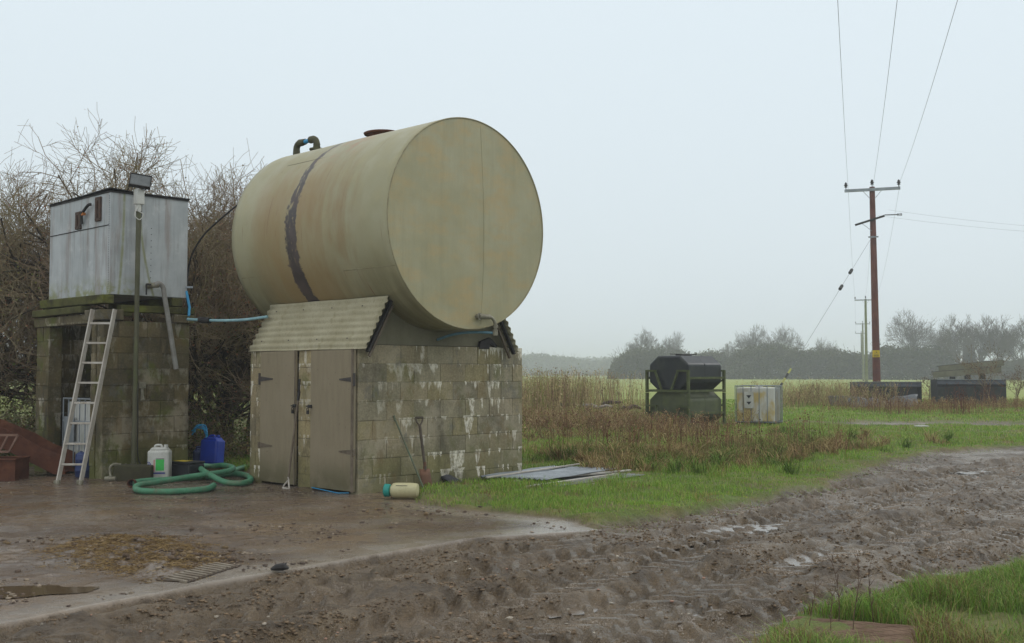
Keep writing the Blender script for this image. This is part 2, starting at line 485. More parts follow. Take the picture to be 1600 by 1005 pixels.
# puddle water lying in the ruts
def puddle(px, py, rx, ry, rot, zoff, nm='puddle'):
    c = G(px, py); m = MB(); vs = []; k = 30
    rnd = random.Random(px)
    for i in range(k):
        a = 2 * math.pi * i / k; rr = 1 + .18 * math.sin(3 * a + px) + .1 * math.sin(7 * a)
        u = rx * rr * math.cos(a); v = ry * rr * math.sin(a)
        vs.append((c.x + u * math.cos(rot) - v * math.sin(rot), c.y + u * math.sin(rot) + v * math.cos(rot), zoff))
    m.add(vs, [tuple(range(k))])
    n = puddle.mat if zoff < 0 else puddle.mat2
    o = m.build(nm, n); return tag(o, None, None, None, 'structure')
ny = N('yard_puddle_water', .08, 0, .4); ny.base(srgb(84, 70, 52)); ny.bump(ny.noise(6, 2, .5), .08, .01); puddle.mat2 = ny.m
nw = N('puddle_water', .12, 0, .35); nw.base(srgb(104, 90, 74)); nw.bump(nw.noise(22, 3, .6), .25, .01); puddle.mat = nw.m
for a in ((1462, 712, .6, .9, .7, -.062), (1500, 716, .5, .5, .2, -.060), (1596, 735, .7, 1.2, .4, -.055), (1440, 708, .5, .4, 1.1, -.060), (40, 926, .42, .22, .3, .006),
          (1300, 858, .3, 1.0, -.75, -.064), (1105, 828, .3, 1.3, -.75, -.058), (868, 934, .2, .4, -.75, -.078), (1132, 934, .2, .4, -.75, -.074)):
    puddle(*a)
# ------------------------------------------------------------------ materials for built things
M_galv = weathered('galvanised_steel', srgb(150, 156, 160), srgb(118, 124, 128), 2.5, .5, .35, .1)
M_alu = weathered('aluminium', srgb(196, 190, 180), srgb(164, 156, 144), 4, .5, .25, .1, srgb(110, 84, 50), .35)
M_rust = weathered('rusty_steel', srgb(104, 62, 42), srgb(74, 44, 32), 4, .85, .1, .4, srgb(128, 84, 60), .5, (3, 3, 3))
M_dark = weathered('dark_iron', srgb(58, 56, 54), srgb(40, 38, 37), 5, .7, .2, .2)
M_black = weathered('black_plastic', srgb(34, 36, 40), srgb(52, 54, 58), 3, .5, 0, .12, srgb(74, 76, 56), .35, (2, 2, 1))
M_blue = weathered('blue_plastic', srgb(22, 60, 168), srgb(18, 48, 140), 4, .4, 0, .08)
M_bluedim = weathered('faded_blue_plastic', srgb(44, 62, 110), srgb(34, 46, 84), 4, .5, 0, .08, srgb(70, 66, 60), .4)
M_bluepipe = weathered('blue_water_pipe', srgb(58, 158, 205), srgb(44, 132, 180), 4, .45, 0, .05)
M_greyblue = weathered('grey_blue_pipe', srgb(96, 136, 150), srgb(78, 112, 124), 4, .5, 0, .05)
M_white = weathered('white_plastic', srgb(205, 205, 198), srgb(178, 178, 168), 3, .5, 0, .08, srgb(120, 110, 90), .45, (5, 5, 2))
M_wood_green = weathered('mossy_timber', srgb(92, 92, 52), srgb(58, 54, 38), 3, .9, 0, .6, srgb(118, 124, 48), .7, (1.5, 1.5, 3), 50, .2, .02)
M_bronze = weathered('mossy_brass', srgb(88, 86, 58), srgb(62, 60, 42), 12, .7, .2, .3)
M_fitting = weathered('old_pipe_fitting', srgb(150, 146, 128), srgb(112, 106, 88), 12, .6, .2, .2)
M_hose = weathered('green_hose', srgb(78, 138, 104), srgb(60, 114, 86), 5, .55, 0, .2, srgb(110, 100, 80), .75, (5, 5, 5))
M_woodgrey = weathered('grey_wood', srgb(120, 108, 92), srgb(92, 82, 68), 6, .85, 0, .4)
M_rubber = weathered('black_rubber', srgb(40, 42, 48), srgb(30, 31, 36), 5, .6, 0, .2)

def tank_mat(end=False):
    n = N('tank_paint_end' if end else 'tank_paint_shell', .5, .0, .4)
    o = n.sep()
    big = n.noise(.9, 5, .6); mid = n.noise(3.5, 6, .62)
    c = n.mix(n.ss(big, .35, .65), srgb(160, 155, 125), srgb(148, 143, 110))
    c = n.mix(n.ss(mid, .45, .75, 0, .4), c, srgb(168, 158, 122))
    if end:
        # faint blotchy rust bloom and fine vertical streaks
        r = n.noise(1.6, 6, .68, n.vec((1, 1, 1.9), (2.2, 0, 1.3)))
        c = n.mix(n.ss(r, .43, .68, 0, .6), c, srgb(174, 148, 98))
        r2 = n.noise(5, 5, .7, n.vec((1, 1, 1), (9, 3, 1)))
        c = n.mix(n.ss(r2, .50, .75, 0, .3), c, srgb(150, 134, 92))
        gr = n.noise(60, 2, .5, n.vec((1, 1, .05)))
        c = n.mix(n.ss(gr, .4, .7, 0, .12), c, srgb(130, 130, 104))
        dr = n.noise(1, 5, .6, n.vec((5, 5, .5), (4, 2, 2)))
        c = n.mix(n.ss(dr, .5, .75, 0, .35), c, srgb(126, 126, 96))
    else:
        y = n.ma('SUBTRACT', o[1], TY0); z = o[2]
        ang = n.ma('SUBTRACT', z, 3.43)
        cv = n.comb(n.mul(y, 6), 0, n.mul(z, 1.5)); st = n.noise(1, 6, .7, cv)
        cv2 = n.comb(n.mul(y, 2.2), 4, n.mul(z, .7)); pa = n.noise(1, 4, .6, cv2)
        reg = n.mul(n.ss(y, .3, 1.1), n.ss(y, 3.4, 2.2)); reg = n.mul(reg, n.ss(ang, 1.15, .3, .12, 1))
        rust = n.mul(n.ss(n.ma('ADD', n.mul(st, .55), n.mul(pa, .6)), .50, .68), reg)
        c = n.mix(n.mul(rust, .6), c, srgb(138, 112, 74))
        rust2 = n.mul(n.ss(st, .56, .72), n.mul(n.ss(pa, .45, .6), n.ss(y, .2, .9)))
        c = n.mix(n.mul(rust2, .5), c, srgb(118, 82, 52))
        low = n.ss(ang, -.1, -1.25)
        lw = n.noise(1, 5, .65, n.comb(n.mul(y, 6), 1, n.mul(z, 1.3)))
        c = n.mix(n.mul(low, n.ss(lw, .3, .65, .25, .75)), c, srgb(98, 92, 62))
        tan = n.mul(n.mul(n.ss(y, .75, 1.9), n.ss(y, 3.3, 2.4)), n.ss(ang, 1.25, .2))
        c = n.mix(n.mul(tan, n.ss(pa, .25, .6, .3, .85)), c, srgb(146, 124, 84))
        run = n.mul(n.ss(n.noise(1, 3, .6, n.comb(n.mul(y, 26), 2, n.mul(z, .7))), .60, .68), n.ss(n.noise(1, 3, .6, n.comb(n.mul(y, 2), 7, n.mul(z, 1.2))), .48, .62))
        c = n.mix(n.mul(run, .7), c, srgb(112, 74, 46))
        # flaked purple-grey band
        wob = n.mul(n.ma('SUBTRACT', n.noise(1.1, 3, .6, n.comb(0, 5, z)), .5), .30)
        rag = n.mul(n.ma('SUBTRACT', n.noise(6, 6, .8, n.comb(n.mul(y, 1.2), 2, z)), .5), .34)
        zz = n.ma('ADD', n.ma('SUBTRACT', y, 2.02), n.ma('ADD', wob, rag))
        d = n.ma('ABSOLUTE', zz)
        wd = n.ss(ang, 1.2, -.1, .04, .12)
        band = n.ss(n.ma('SUBTRACT', d, wd), .02, -.005)
        flake = n.ss(n.noise(5, 4, .7, n.comb(n.mul(y, 2), 9, z)), .36, .46)
        fl = n.ma('MAXIMUM', flake, n.ss(n.ma('ABSOLUTE', n.ma('SUBTRACT', ang, -.9)), .75, .35))
        c = n.mix(n.mul(n.mul(band, fl), .93), c, n.mix(n.ss(mid, .4, .6), srgb(54, 48, 52), srgb(76, 66, 68)))
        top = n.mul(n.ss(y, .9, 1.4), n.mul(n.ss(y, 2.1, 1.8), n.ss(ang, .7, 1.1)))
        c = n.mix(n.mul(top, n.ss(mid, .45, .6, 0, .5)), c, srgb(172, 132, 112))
    f = n.noise(90, 2, .5)
    n.base(n.mix(n.ss(f, .5, .8, 0, .12), c, srgb(110, 104, 80)))
    n.rough(n.ss(mid, .3, .7, .42, .6))
    b = n.bump(n.noise(.75 if not end else 1.0, 2, .4, n.vec((1, 1, 1), (5, 5, 5))), .35, .09)
    n.bump(n.ma('ADD', n.mul(mid, .6), n.mul(f, .2)), .12, .01, b)
    return n.m

# ------------------------------------------------------------------ block wall material
def block_mat(name, base1, base2, efflor, algae, dark, ch):
    n = N(name, .88, 0, .25)
    o = n.sep(); x = n.ma('ADD', o[0], n.mul(o[1], .93)); z = o[2]
    at = n.attr(); mid = n.noise(4, 6, .65); fine = n.noise(38, 5, .7); big = n.noise(1.3, 4, .6)
    c = n.mix(n.ss(mid, .3, .7), base1, base2)
    c = n.mix(1.0, c, at, 'MULTIPLY')
    c = n.mix(n.ss(fine, .45, .72, 0, .45), c, tuple(v * .5 for v in base1))
    c = n.mix(n.ss(fine, .5, .28, 0, .3), c, tuple(min(v * 1.7, .6) for v in base2))
    c = n.mix(n.mul(n.ss(n.noise(1, 5, .6, n.vec((2.4, 2.4, .8), (1, 8, 2))), .5, .7), dark), c, srgb(62, 58, 48))
    lowm = n.ss(z, .75, .02)
    ag = n.noise(2.2, 6, .65, n.vec((1, 1, .8), (3, 1, 9)))
    c = n.mix(n.mul(n.ma('MAXIMUM', n.mul(lowm, .9), n.ss(ag, .52, .68)), algae), c, srgb(88, 92, 42))
    if efflor:
        row = n.ma('FLOOR', n.ma('DIVIDE', z, ch)); fr = n.ma('FRACT', n.ma('DIVIDE', z, ch))
        for sc_, th, ln, amt, sd in ((11, .592, 6.5, .85, 0), (4, .597, 9, .75, 40), (27, .615, 4.0, .8, 80)):
            q = n.noise(1, 2, .5, n.comb(n.mul(x, sc_), n.ma('ADD', n.mul(row, 7.3), sd), 0))
            reg = n.noise(1, 3, .5, n.comb(n.mul(x, 1.0), n.ma('ADD', n.mul(z, 1.0), sd), 3))
            q = n.ma('ADD', q, n.mul(n.ma('SUBTRACT', reg, .5), .85))
            length = n.mul(n.ma('SUBTRACT', q, th), ln)
            dn = n.ma('SUBTRACT', 1.0, fr)
            m = n.ss(n.ma('SUBTRACT', n.ma('ADD', length, n.mul(n.ma('SUBTRACT', mid, .5), 1.2)), dn), -.08, .2)
            m = n.mul(m, n.ss(n.noise(20, 5, .75, n.vec((1, 1, .5))), .38, .58, .1, 1))
            m = n.mul(m, n.ss(x, .3, 1.7, .5, 1.3))
            c = n.mix(n.mul(m, amt * efflor), c, srgb(216, 210, 194))
    pt = n.noise(1.1, 6, .75, n.vec((1, 1, .8), (11, 4, 2)))
    c = n.mix(n.ss(pt, .53, .66, 0, .5), c, srgb(164, 154, 134)); c = n.mix(n.ss(pt, .47, .34, 0, .6), c, srgb(84, 76, 60))
    p2 = n.noise(2.6, 6, .75, n.vec((1, 1, .6), (1, 14, 7))); c = n.mix(n.ss(p2, .56, .66, 0, .45), c, srgb(112, 92, 56)); c = n.mix(n.ss(p2, .42, .32, 0, .45), c, srgb(96, 98, 96))
    n.base(c)
    n.bump(n.ma('ADD', n.mul(fine, .7), n.mul(mid, .8)), .6, .014)
    return n.m
def blockwall(mb, axis, u0, u1, face, th, z0, z1, ch, cl, dirn, holes=(), seed=1, palette=None, proud=.004, phase=0):
    """axis 'x' or 'y' is the run; face = coordinate of the outer face; dirn = +1 when the body lies on the + side of the face"""
    rnd = random.Random(seed); nr = max(1, round((z1 - z0) / ch)); h = (z1 - z0) / nr
    for r in range(nr):
        za, zb = z0 + r * h, z0 + (r + 1) * h
        u = u0 - (cl / 2 if (r + phase) % 2 else 0)
        while u < u1 - .01:
            a, b = max(u, u0), min(u + cl * rnd.choice((1, 1, 1, .97, 1.03)), u1); u2 = u + cl
            b = min(u2, u1); u = u2
            if b - a < .03: continue
            if any(a >= ha - .02 and b <= hb + .02 and za >= hz0 - .02 and zb <= hz1 + .02 for ha, hb, hz0, hz1 in holes): continue
            g = .004
            f0 = face - dirn * rnd.uniform(0, proud); f1 = face + dirn * th
            p = palette or [(1, 1, 1)]
            base = rnd.choice(p); k = rnd.uniform(.88, 1.1)
            mb.col = (base[0] * k, base[1] * k, base[2] * k, 1)
            lo, hi = min(f0, f1), max(f0, f1)
            if axis == 'x': mb.bx(a + g, b - g, lo, hi, za + g, zb - g, .003)
            else: mb.bx(lo, hi, a + g, b - g, za + g, zb - g, .003)
        # mortar, recessed
    mb.col = (.95, .92, .84, 1)
    f0 = face + dirn * .004; f1 = face + dirn * (th - .004); lo, hi = min(f0, f1), max(f0, f1)
    segs = [(u0 + .004, u1 - .004, z0, z1 - .008)]
    if axis == 'x':
        for s_ in segs: mb.bx(s_[0], s_[1], lo, hi, s_[2], s_[3])
    else:
        for s_ in segs: mb.bx(lo, hi, s_[0], s_[1], s_[2], s_[3])

# ------------------------------------------------------------------ shed
SH = Vector((-1.905, 14.05, 0)); ROT = R(45)
shed = thing('block_shed', 'blockwork shed with two plywood doors standing beneath the big cylindrical tank', 'shed', SH, ROT)
CH = .232
pal = [(1, .98, .9), (.95, .95, .9), (.84, .85, .84), (1.05, 1.0, .88), (1.02, .98, .76), (.76, .76, .75), (1.1, 1.06, 1.0), (1, 1, .95)]
M_block = block_mat('shed_blockwork', srgb(132, 124, 104), srgb(148, 140, 118), 1.0, .6, .6, CH)
w = MB(); blockwall(w, 'x', 0, 2.9, 0, .14, -.05, 1.857, CH, .45, 1, seed=4, palette=pal)
w.build('side_wall', M_block, shed, bevel=.004)
w = MB(); blockwall(w, 'y', .955, 1.285, 0, .14, -.05, 1.80, CH, .33, 1, seed=6, palette=[(1.3, 1.2, .92), (1.2, 1.12, .9)])
w.build('door_pier', M_block, shed, bevel=.004)
w = MB(); blockwall(w, 'y', 2.135, 2.45, 0, .14, -.05, 1.80, CH, .33, 1, seed=7, palette=[(1.15, 1.05, .88), (1.05, 1, .9)])
w.build('end_pier', M_block, shed, bevel=.004)
w = MB(); blockwall(w, 'x', .15, 2.9, 2.45, .14, -.05, 1.80, CH, .45, -1, seed=9, palette=pal)
w.build('rear_wall', M_block, shed, bevel=.004)
w = MB(); blockwall(w, 'y', .15, 2.3, 2.9, .14, -.05, 1.857, CH, .45, -1, seed=8, palette=pal)
w.build('far_wall', M_block, shed, bevel=.004)
# doors
def door_mat():
    n = N('weathered_plywood_door', .8, 0, .3)
    g = n.noise(1, 6, .7, n.vec((16, 16, 2.5))); b = n.noise(1.5, 4, .6)
    c = n.mix(n.ss(g, .3, .7), srgb(138, 127, 104), srgb(130, 119, 97)); c = n.mix(n.ss(b, .4, .7, 0, .5), c, srgb(144, 132, 110))
    z = n.sep()[2]
    c = n.mix(n.mul(n.ss(z, .55, .05), n.ss(n.noise(3, 5, .6), .3, .6, .3, .85)), c, srgb(88, 84, 58))
    sp = n.noise(26, 3, .6); c = n.mix(n.ss(sp, .66, .74, 0, .6), c, srgb(84, 70, 52))
    n.base(c); n.bump(g, .25, .006); return n.m
M_door = door_mat()
M_hinge = weathered('black_hinge_iron', srgb(72, 68, 66), srgb(88, 80, 74), 9, .7, .2, .2)
for (y0, y1, hy, sgn, rust) in ((1.292, 2.128, 2.128, -1, False), (.026, .948, .026, 1, False)):
    m = MB(); m.bx(-.045, -.012, y0, y1, .035, 1.79)
    d = m.build('door', M_door, shed, bevel=.003)
    tag(d, 'left plywood door' if sgn < 0 else 'right plywood door')
    m = MB()
    m.bx(-.07 if sgn > 0 else -.055, -.046, y0 + .002, y0 + .03, .03, 1.8) if sgn > 0 else m.bx(-.052, -.046, y0 + .002, y0 + .02, .03, 1.8)
    m.build('cover_strip', M_woodgrey, d)
    for hz in (1.42, .52):
        m = MB(); L = .30
        a = hy + sgn * .0
        m.add([(-.052, a, hz - .035), (-.052, a + sgn * L, hz - .008), (-.052, a + sgn * L, hz + .008), (-.052, a, hz + .035),
               (-.0455, a, hz - .035), (-.0455, a + sgn * L, hz - .008), (-.0455, a + sgn * L, hz + .008), (-.0455, a, hz + .035)],
              [(0, 1, 2, 3), (7, 6, 5, 4), (0, 4, 5, 1), (1, 5, 6, 2), (2, 6, 7, 3), (3, 7, 4, 0)])
        m.bx(-.062, -.0445, min(a - .0, a - sgn * .03), max(a, a - sgn * .03), hz - .08 if hz > 1 else hz - .04, hz + .08 if hz > 1 else hz + .04)
        for q in (.06, .15, .24): m.lathe([(.007, 0), (.007, .004), (.003, .006)], (-.052, a + sgn * q, hz), 8, Matrix.Rotation(R(-90), 3, 'Y'))
        m.build('hinge', M_hinge if hz > 1 else M_woodgrey, d)
    m = MB(); yb = y0 if sgn < 0 else y1
    m.bx(-.066, -.045, yb - .035, yb + .035, 1.05, 1.09)
    m.tube([(-.07, yb - .06, 1.07), (-.07, yb + .06, 1.07)], .008, 8)
    m.tube(arc((-.075, yb + .02, 1.03), (0, 1, 0), (0, 0, 1), .02, 0, 2 * math.pi, 10), .005, 6)
    m.bx(-.085, -.065, yb, yb + .035, .97, 1.015)
    m.build('latch', M_dark, d)
m = MB(); m.tube([(-.06, .1, .02), (-.075, .3, .005), (-.07, .62, .02), (-.05, .9, .03)], .006, 6)
m.build('blue_sill_pipe', M_bluepipe, shed)
# corrugated roof sheets
def roof_mat():
    n = N('fibre_cement_roof', .85, 0, .25)
    a = n.noise(2.5, 6, .65); f = n.noise(40, 4, .7)
    c = n.mix(n.ss(a, .3, .7), srgb(172, 165, 140), srgb(156, 149, 122))
    c = n.mix(n.ss(f, .5, .75, 0, .45), c, srgb(110, 104, 74))
    c = n.mix(n.ss(n.noise(1, 5, .6, n.vec((1.5, 8, 1.5))), .52, .7, 0, .4), c, srgb(124, 118, 82))
    n.base(c); n.bump(f, .35, .006); return n.m
M_roof = roof_mat()
def corr(name, p0, along, upv, L, Hs, pitch, amp, mat, parent, solid=.008, nl=10, wob=.004):
    p0 = Vector(p0); along = Vector(along).normalized(); upv = Vector(upv).normalized(); nrm = along.cross(upv)
    nu = int(Hs / pitch * 10); vs = []; fs = []
    for i in range(nl + 1):
        for j in range(nu + 1):
            t = j / nu * Hs
            vs.append(p0 + along * (L * i / nl) + upv * t + nrm * (amp * math.sin(2 * math.pi * t / pitch) + wob * math.sin(i * 1.3 + t * 5)))
    for i in range(nl):
        for j in range(nu):
            a = i * (nu + 1) + j; fs.append((a, a + 1, a + nu + 2, a + nu + 1))
    m = MB(); m.add(vs, fs); return m.build(name, mat, parent, smooth=True, solid=solid)
slope = Vector((.37, 0, .655))
rs = corr('roof_sheet', (-.03, -.17, 1.80), (0, 1, 0), slope, 2.64, .76, .0955, .014, M_roof, shed)
corr('roof_sheet', (2.63 + .03, -.17, 1.80), (0, 1, 0), (-.37, 0, .655), 2.64, .76, .0955, -.014, M_roof, shed)
for y in (.25, .9, 1.55, 2.2):
    for t in (.14, .62):
        m = MB(); p = Vector((-.03, y, 1.80)) + slope.normalized() * t + Vector((-.025, 0, .014))
        m.lathe([(.009, 0), (.009, .006), (.003, .01)], p, 8, Matrix.Rotation(R(-60), 3, 'Y')); m.build('roof_screw', M_dark, rs)
# gable panel, cut round the tank
TC = 1.33; TR = 1.365; TZ = 3.43
def gable_panel(y0, y1, name):
    poly = [(.055, 1.86), (2.60, 1.86)]
    top = []
    for i in range(25):
        x = 2.26 - (2.26 - .40) * i / 24
        zt = TZ - math.sqrt(max(TR ** 2 - (x - TC) ** 2, 0)) - .012
        ls = 1.86 + (min(x, 2.655 - x) - .055) * (.655 / .37)
        top.append((x, min(zt, ls)))
    m = MB(); m.prism([(x, z) for x, z in poly + top], y0, y1, 'y'); return m.build(name, M_gable, shed)
M_gable = weathered('painted_gable_board', srgb(124, 120, 98), srgb(108, 104, 84), 2, .8, 0, .15, srgb(92, 86, 66), .5, (5, 5, 1))
gable_panel(.03, .06, 'gable_panel'); gable_panel(2.30, 2.33, 'gable_panel')
m = MB()
for sx in (1, -1):
    b0 = Vector((TC + sx * (-1.31), -.12, 1.80)); b1 = b0 + Vector((sx * .37, 0, .655)).normalized() * .74
    off = Vector((sx * .03, 0, -.035))
    o_ = MB(); o_.bar(b0 + off, b1 + off, .03, .055, (0, 1, 0)); o_.build('bargeboard', M_dark, shed)
    o_ = MB(); o_.bar(b0 + off * 2.6 + Vector((0, .03, 0)), b1 + off * 2.6 + Vector((0, .03, 0)), .03, .03, (0, 1, 0)); o_.build('rafter', M_woodgrey, shed)
m = MB(); m.prism([(.10, 1.86), (.28, 1.86), (.30, 1.93), (.42, 1.88), (.44, 1.91), (.30, 2.02), (.12, 1.96)], -.02, .025, 'y')
m.M = Matrix.Translation((2.0, 0, 0))
m.V = [v + Vector((1.95, 0, -.03)) for v in m.V]; m.build('slate_scrap', M_dark, shed)
# eave wall plate
m = MB(); m.bx(.0, .10, .15, 2.44, 1.796, 1.85); m.build('wall_plate', M_woodgrey, shed)
# concrete cradles below the tank
for yy in (.5, 1.9):
    pts = [(.5, 1.80), (2.16, 1.80)] + [(TC + .83 - 1.66 * i / 16, TZ - math.sqrt(TR ** 2 - (.83 - 1.66 * i / 16) ** 2) - .004) for i in range(17)]
    m = MB(); m.prism(pts, yy, yy + .2, 'y'); m.build('cradle', M_gable, shed)

# ------------------------------------------------------------------ the large tank
TY0 = -.60; TL = 3.52
tank = thing('storage_tank', 'huge pale green cylindrical steel tank with a dark flaking band on the blockwork shed', 'tank', SH, ROT)
n = 128; nl = 36; m = MB(); vs = []; fs = []
for i in range(nl + 1):
    y = TY0 + TL * i / nl
    for j in range(n):
        a = 2 * math.pi * j / n
        rr = TR + .004 * math.sin(3 * a + y * 2) * math.sin(math.pi * i / nl)
        vs.append((TC + rr * math.cos(a), y, TZ + rr * math.sin(a)))
for i in range(nl):
    for j in range(n): fs.append((i * n + j, i * n + (j + 1) % n, (i + 1) * n + (j + 1) % n, (i + 1) * n + j))
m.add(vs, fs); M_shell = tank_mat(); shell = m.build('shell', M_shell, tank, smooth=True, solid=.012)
M_end = tank_mat(True)
for yy, nm in ((TY0 + .009, -1), (TY0 + TL - .009, 1)):
    m = MB(); vs = []; fs = []; rings = [0, .3, .6, .85, 1.0, 1.2, TR - .007]
    vs.append((TC, yy, TZ))
    for r in rings[1:]:
        for j in range(n):
            a = 2 * math.pi * j / n; dz = .0 * math.sin(a * 2 + r) * (1 - (r / TR) ** 4)
            vs.append((TC + r * math.cos(a), yy + dz, TZ + r * math.sin(a)))
    for j in range(n): fs.append((0, 1 + j, 1 + (j + 1) % n))
    for k in range(len(rings) - 2):
        for j in range(n):
            b = 1 + k * n; fs.append((b + j, b + (j + 1) % n, b + n + (j + 1) % n, b + n + j))
    m.add(vs, fs); m.build('end_plate', M_end, tank, solid=.006)
def onshell(a, y, r=0): return (TC + (TR + r) * math.cos(a), y, TZ + (TR + r) * math.sin(a))
M_weld = weathered('painted_weld', srgb(150, 144, 112), srgb(126, 116, 84), 8, .6, 0, .1)
m = MB(); A = lambda d: R(d)
m.tube([onshell(A(180 + 27), TY0 + .02 + .05 * i) for i in range(22)], .008, 6); m.build('weld_seam', M_weld, tank); m = MB()
m.tube([onshell(A(180 + 25), TY0 + 2.55 + .05 * i) for i in range(19)], .008, 6)
m.build('weld_seam', M_weld, tank)
m = MB(); m.tube([onshell(A(180 - 46), TY0 + 1.55 + .1 * i) for i in range(13)] , .006, 6)
m.tube([onshell(A(180 - 46 + 6 * i), TY0 + 2.75) for i in range(11)], .005, 6); m.build('weld_seam', M_dark if False else M_bronze, tank)
m = MB(); m.tube([(TC + .20 + .05 * math.sin(i * .13), TY0 + .006, TZ - 1.3 + .1 * i) for i in range(27)], .004, 6); m.build('end_seam', M_end, tank)
for yy in (1.16, 2.36):
    m = MB(); m.tube([onshell(2 * math.pi * i / 120, TY0 + yy, -.001) for i in range(120)], .0055, 6, closed=True); m.build('ring_seam', M_shell, tank, smooth=True)
m = MB(); k = 140
m.tube([(TC + (TR - .001) * math.cos(2 * math.pi * i / k), TY0 + .003, TZ + (TR - .001) * math.sin(2 * math.pi * i / k)) for i in range(k)], .008, 8, closed=True)
m.build('rim', M_weld, tank, smooth=True)
# manhole
zt = TZ + TR
m = MB(); m.lathe([(.20, -.06), (.20, .05), (.27, .055), (.28, .075), (.26, .085), (.0, .095)], (TC, TY0 + 1.80, zt), 40)
m.build('manhole_lid', M_rust, tank, smooth=True)
# vent pipe with fittings
vy0 = TY0 + 3.38; vx = TC - .02
m = MB(); m.lathe([(.055, -.03), (.055, .06), (.11, .06), (.11, .085), (.055, .085), (.055, .12)], (vx, vy0, zt), 24); m.build('pipe_flange', M_bronze, tank, smooth=True)
p = [(vx, vy0, zt + .08), (vx, vy0, zt + .13)] + arc((vx, vy0 + .09, zt + .15), (0, -1, 0), (0, 0, 1), .09, 0, math.pi / 2, 6) + [(vx, vy0 + .16, zt + .24)]
m = MB(); m.tube(p, [.045, .052, .054, .05, .05, .05, .05, .052, .056, .056, .045][:len(p)] + [.05] * max(0, len(p) - 11), 12); m.build('elbow', M_bronze, tank, smooth=True)
m = MB(); m.tube([(vx, vy0 + .12, zt + .24), (vx + .02, vy0 + .44, zt + .235)], .033, 12); m.build('blue_pipe', M_bluepipe, tank, smooth=True)
p = [(vx + .015, vy0 + .32, zt + .24), (vx + .02, vy0 + .44, zt + .24)] + arc((vx + .02, vy0 + .47, zt + .15), (0, 0, 1), (0, 1, 0), .09, 0, math.pi / 2, 6) + [(vx + .02, vy0 + .56, zt + .08), (vx + .02, vy0 + .56, zt + .01)]
m = MB(); m.tube(p, [.045, .056, .056, .05, .05, .05, .05, .05, .052, .056, .05][:len(p)] + [.055] * max(0, len(p) - 11), 12); m.build('elbow', M_bronze, tank, smooth=True)
m = MB(); m.tube([(vx + .02, vy0 + .56, zt + .12), (vx + .02, vy0 + .56, zt - 1.2), (vx - .1, vy0 + .5, 2.9), (vx - .3, vy0 + .4, 2.3)], .03, 12); m.build('blue_pipe', M_bluepipe, tank, smooth=True)
# outlet on the near end
oy = TY0; ox = TC + .13; oz = TZ - 1.20
m = MB(); m.tube([(ox, oy + .02, oz), (ox, oy - .05, oz)], .035, 12); m.tube([(ox, oy - .045, oz), (ox, oy - .055, oz)], .05, 12)
m.tube([(ox - .01, oy - .05, oz), (ox + .04, oy - .06, oz), (ox + .16, oy - .06, oz)], [.03, .034, .034], 12); m.build('outlet_valve', M_fitting, tank, smooth=True)
m = MB(); m.tube(smooth_path([(ox + .14, oy - .06, oz), (ox + .20, oy - .06, oz - .01), (ox + .25, oy - .06, oz - .06), (ox + .27, oy - .06, oz - .12), (ox + .27, oy - .05, oz - .2)]), .022, 10)
m.tube([(ox + .27, oy - .06, oz - .10), (ox + .27, oy - .055, oz - .14)], .032, 10)
m.tube([(ox + .27, oy - .055, oz - .16), (ox + .27, oy - .05, oz - .24)], .034, 10); m.build('outlet_elbow', M_fitting, tank, smooth=True)
m = MB(); m.tube(smooth_path([(ox + .27, oy - .05, oz - .21), (ox + .18, oy + .04, oz - .20), (ox + .02, oy + .2, oz - .20), (ox - .12, oy + .36, oz - .23), (ox - .16, oy + .6, oz - .29)]), .018, 10); m.build('outlet_hose', M_greyblue, tank, smooth=True)

# ------------------------------------------------------------------ block tower
TW = Vector((-5.74, 15.9, 0))
tower = thing('block_tower', 'mossy blockwork tower with an open bay carrying the square galvanised tank', 'tower', TW, ROT)
CT = .224
M_tblock = block_mat('tower_blockwork', srgb(88, 82, 60), srgb(108, 98, 76), .3, 1.0, 1.0, CT)
pal2 = [(1, .98, .9), (.9, .9, .84), (.8, .8, .76), (1.05, 1.0, .82), (.72, .72, .68), (1.1, 1.06, .96)]
w = MB(); blockwall(w, 'x', 0, 1.335, 0, .2, -.05, 2.24, CT, .44, 1, seed=21, palette=pal2, proud=.012); w.build('front_wall', M_tblock, tower, bevel=.006)
w = MB(); blockwall(w, 'y', .205, .37, 0, .2, -.05, 2.24, CT, .4, 1, seed=22, palette=pal2, proud=.012); w.build('pier', M_tblock, tower, bevel=.006)
w = MB(); blockwall(w, 'y', 1.80, 2.25, 0, .2, -.05, 2.20, CT, .45, 1, seed=23, palette=pal2, proud=.012); w.build('pier', M_tblock, tower, bevel=.006)
w = MB(); blockwall(w, 'x', .205, 1.335, 2.25, .2, -.05, 2.24, CT, .44, -1, seed=24, palette=pal2); w.build('left_wall', M_tblock, tower, bevel=.006)
w = MB(); blockwall(w, 'y', .205, 2.045, 1.135, .2, -.05, 2.24, CT, .44, 1, seed=25, palette=pal2); w.build('back_wall', M_tblock, tower, bevel=.006)
m = MB(); m.bx(-.04, .19, .30, 2.28, 2.205, 2.335, .012); m.build('lintel', M_tblock, tower, bevel=.012)
m = MB(); m.bx(-.05, .27, -.04, .50, 2.25, 2.40, .012); m.build('corner_slab', M_tblock, tower, bevel=.012)
m = MB(); m.bx(1.05, 1.38, -.05, .22, 2.243, 2.36, .01); m.build('cap_block', M_tblock, tower, bevel=.012)
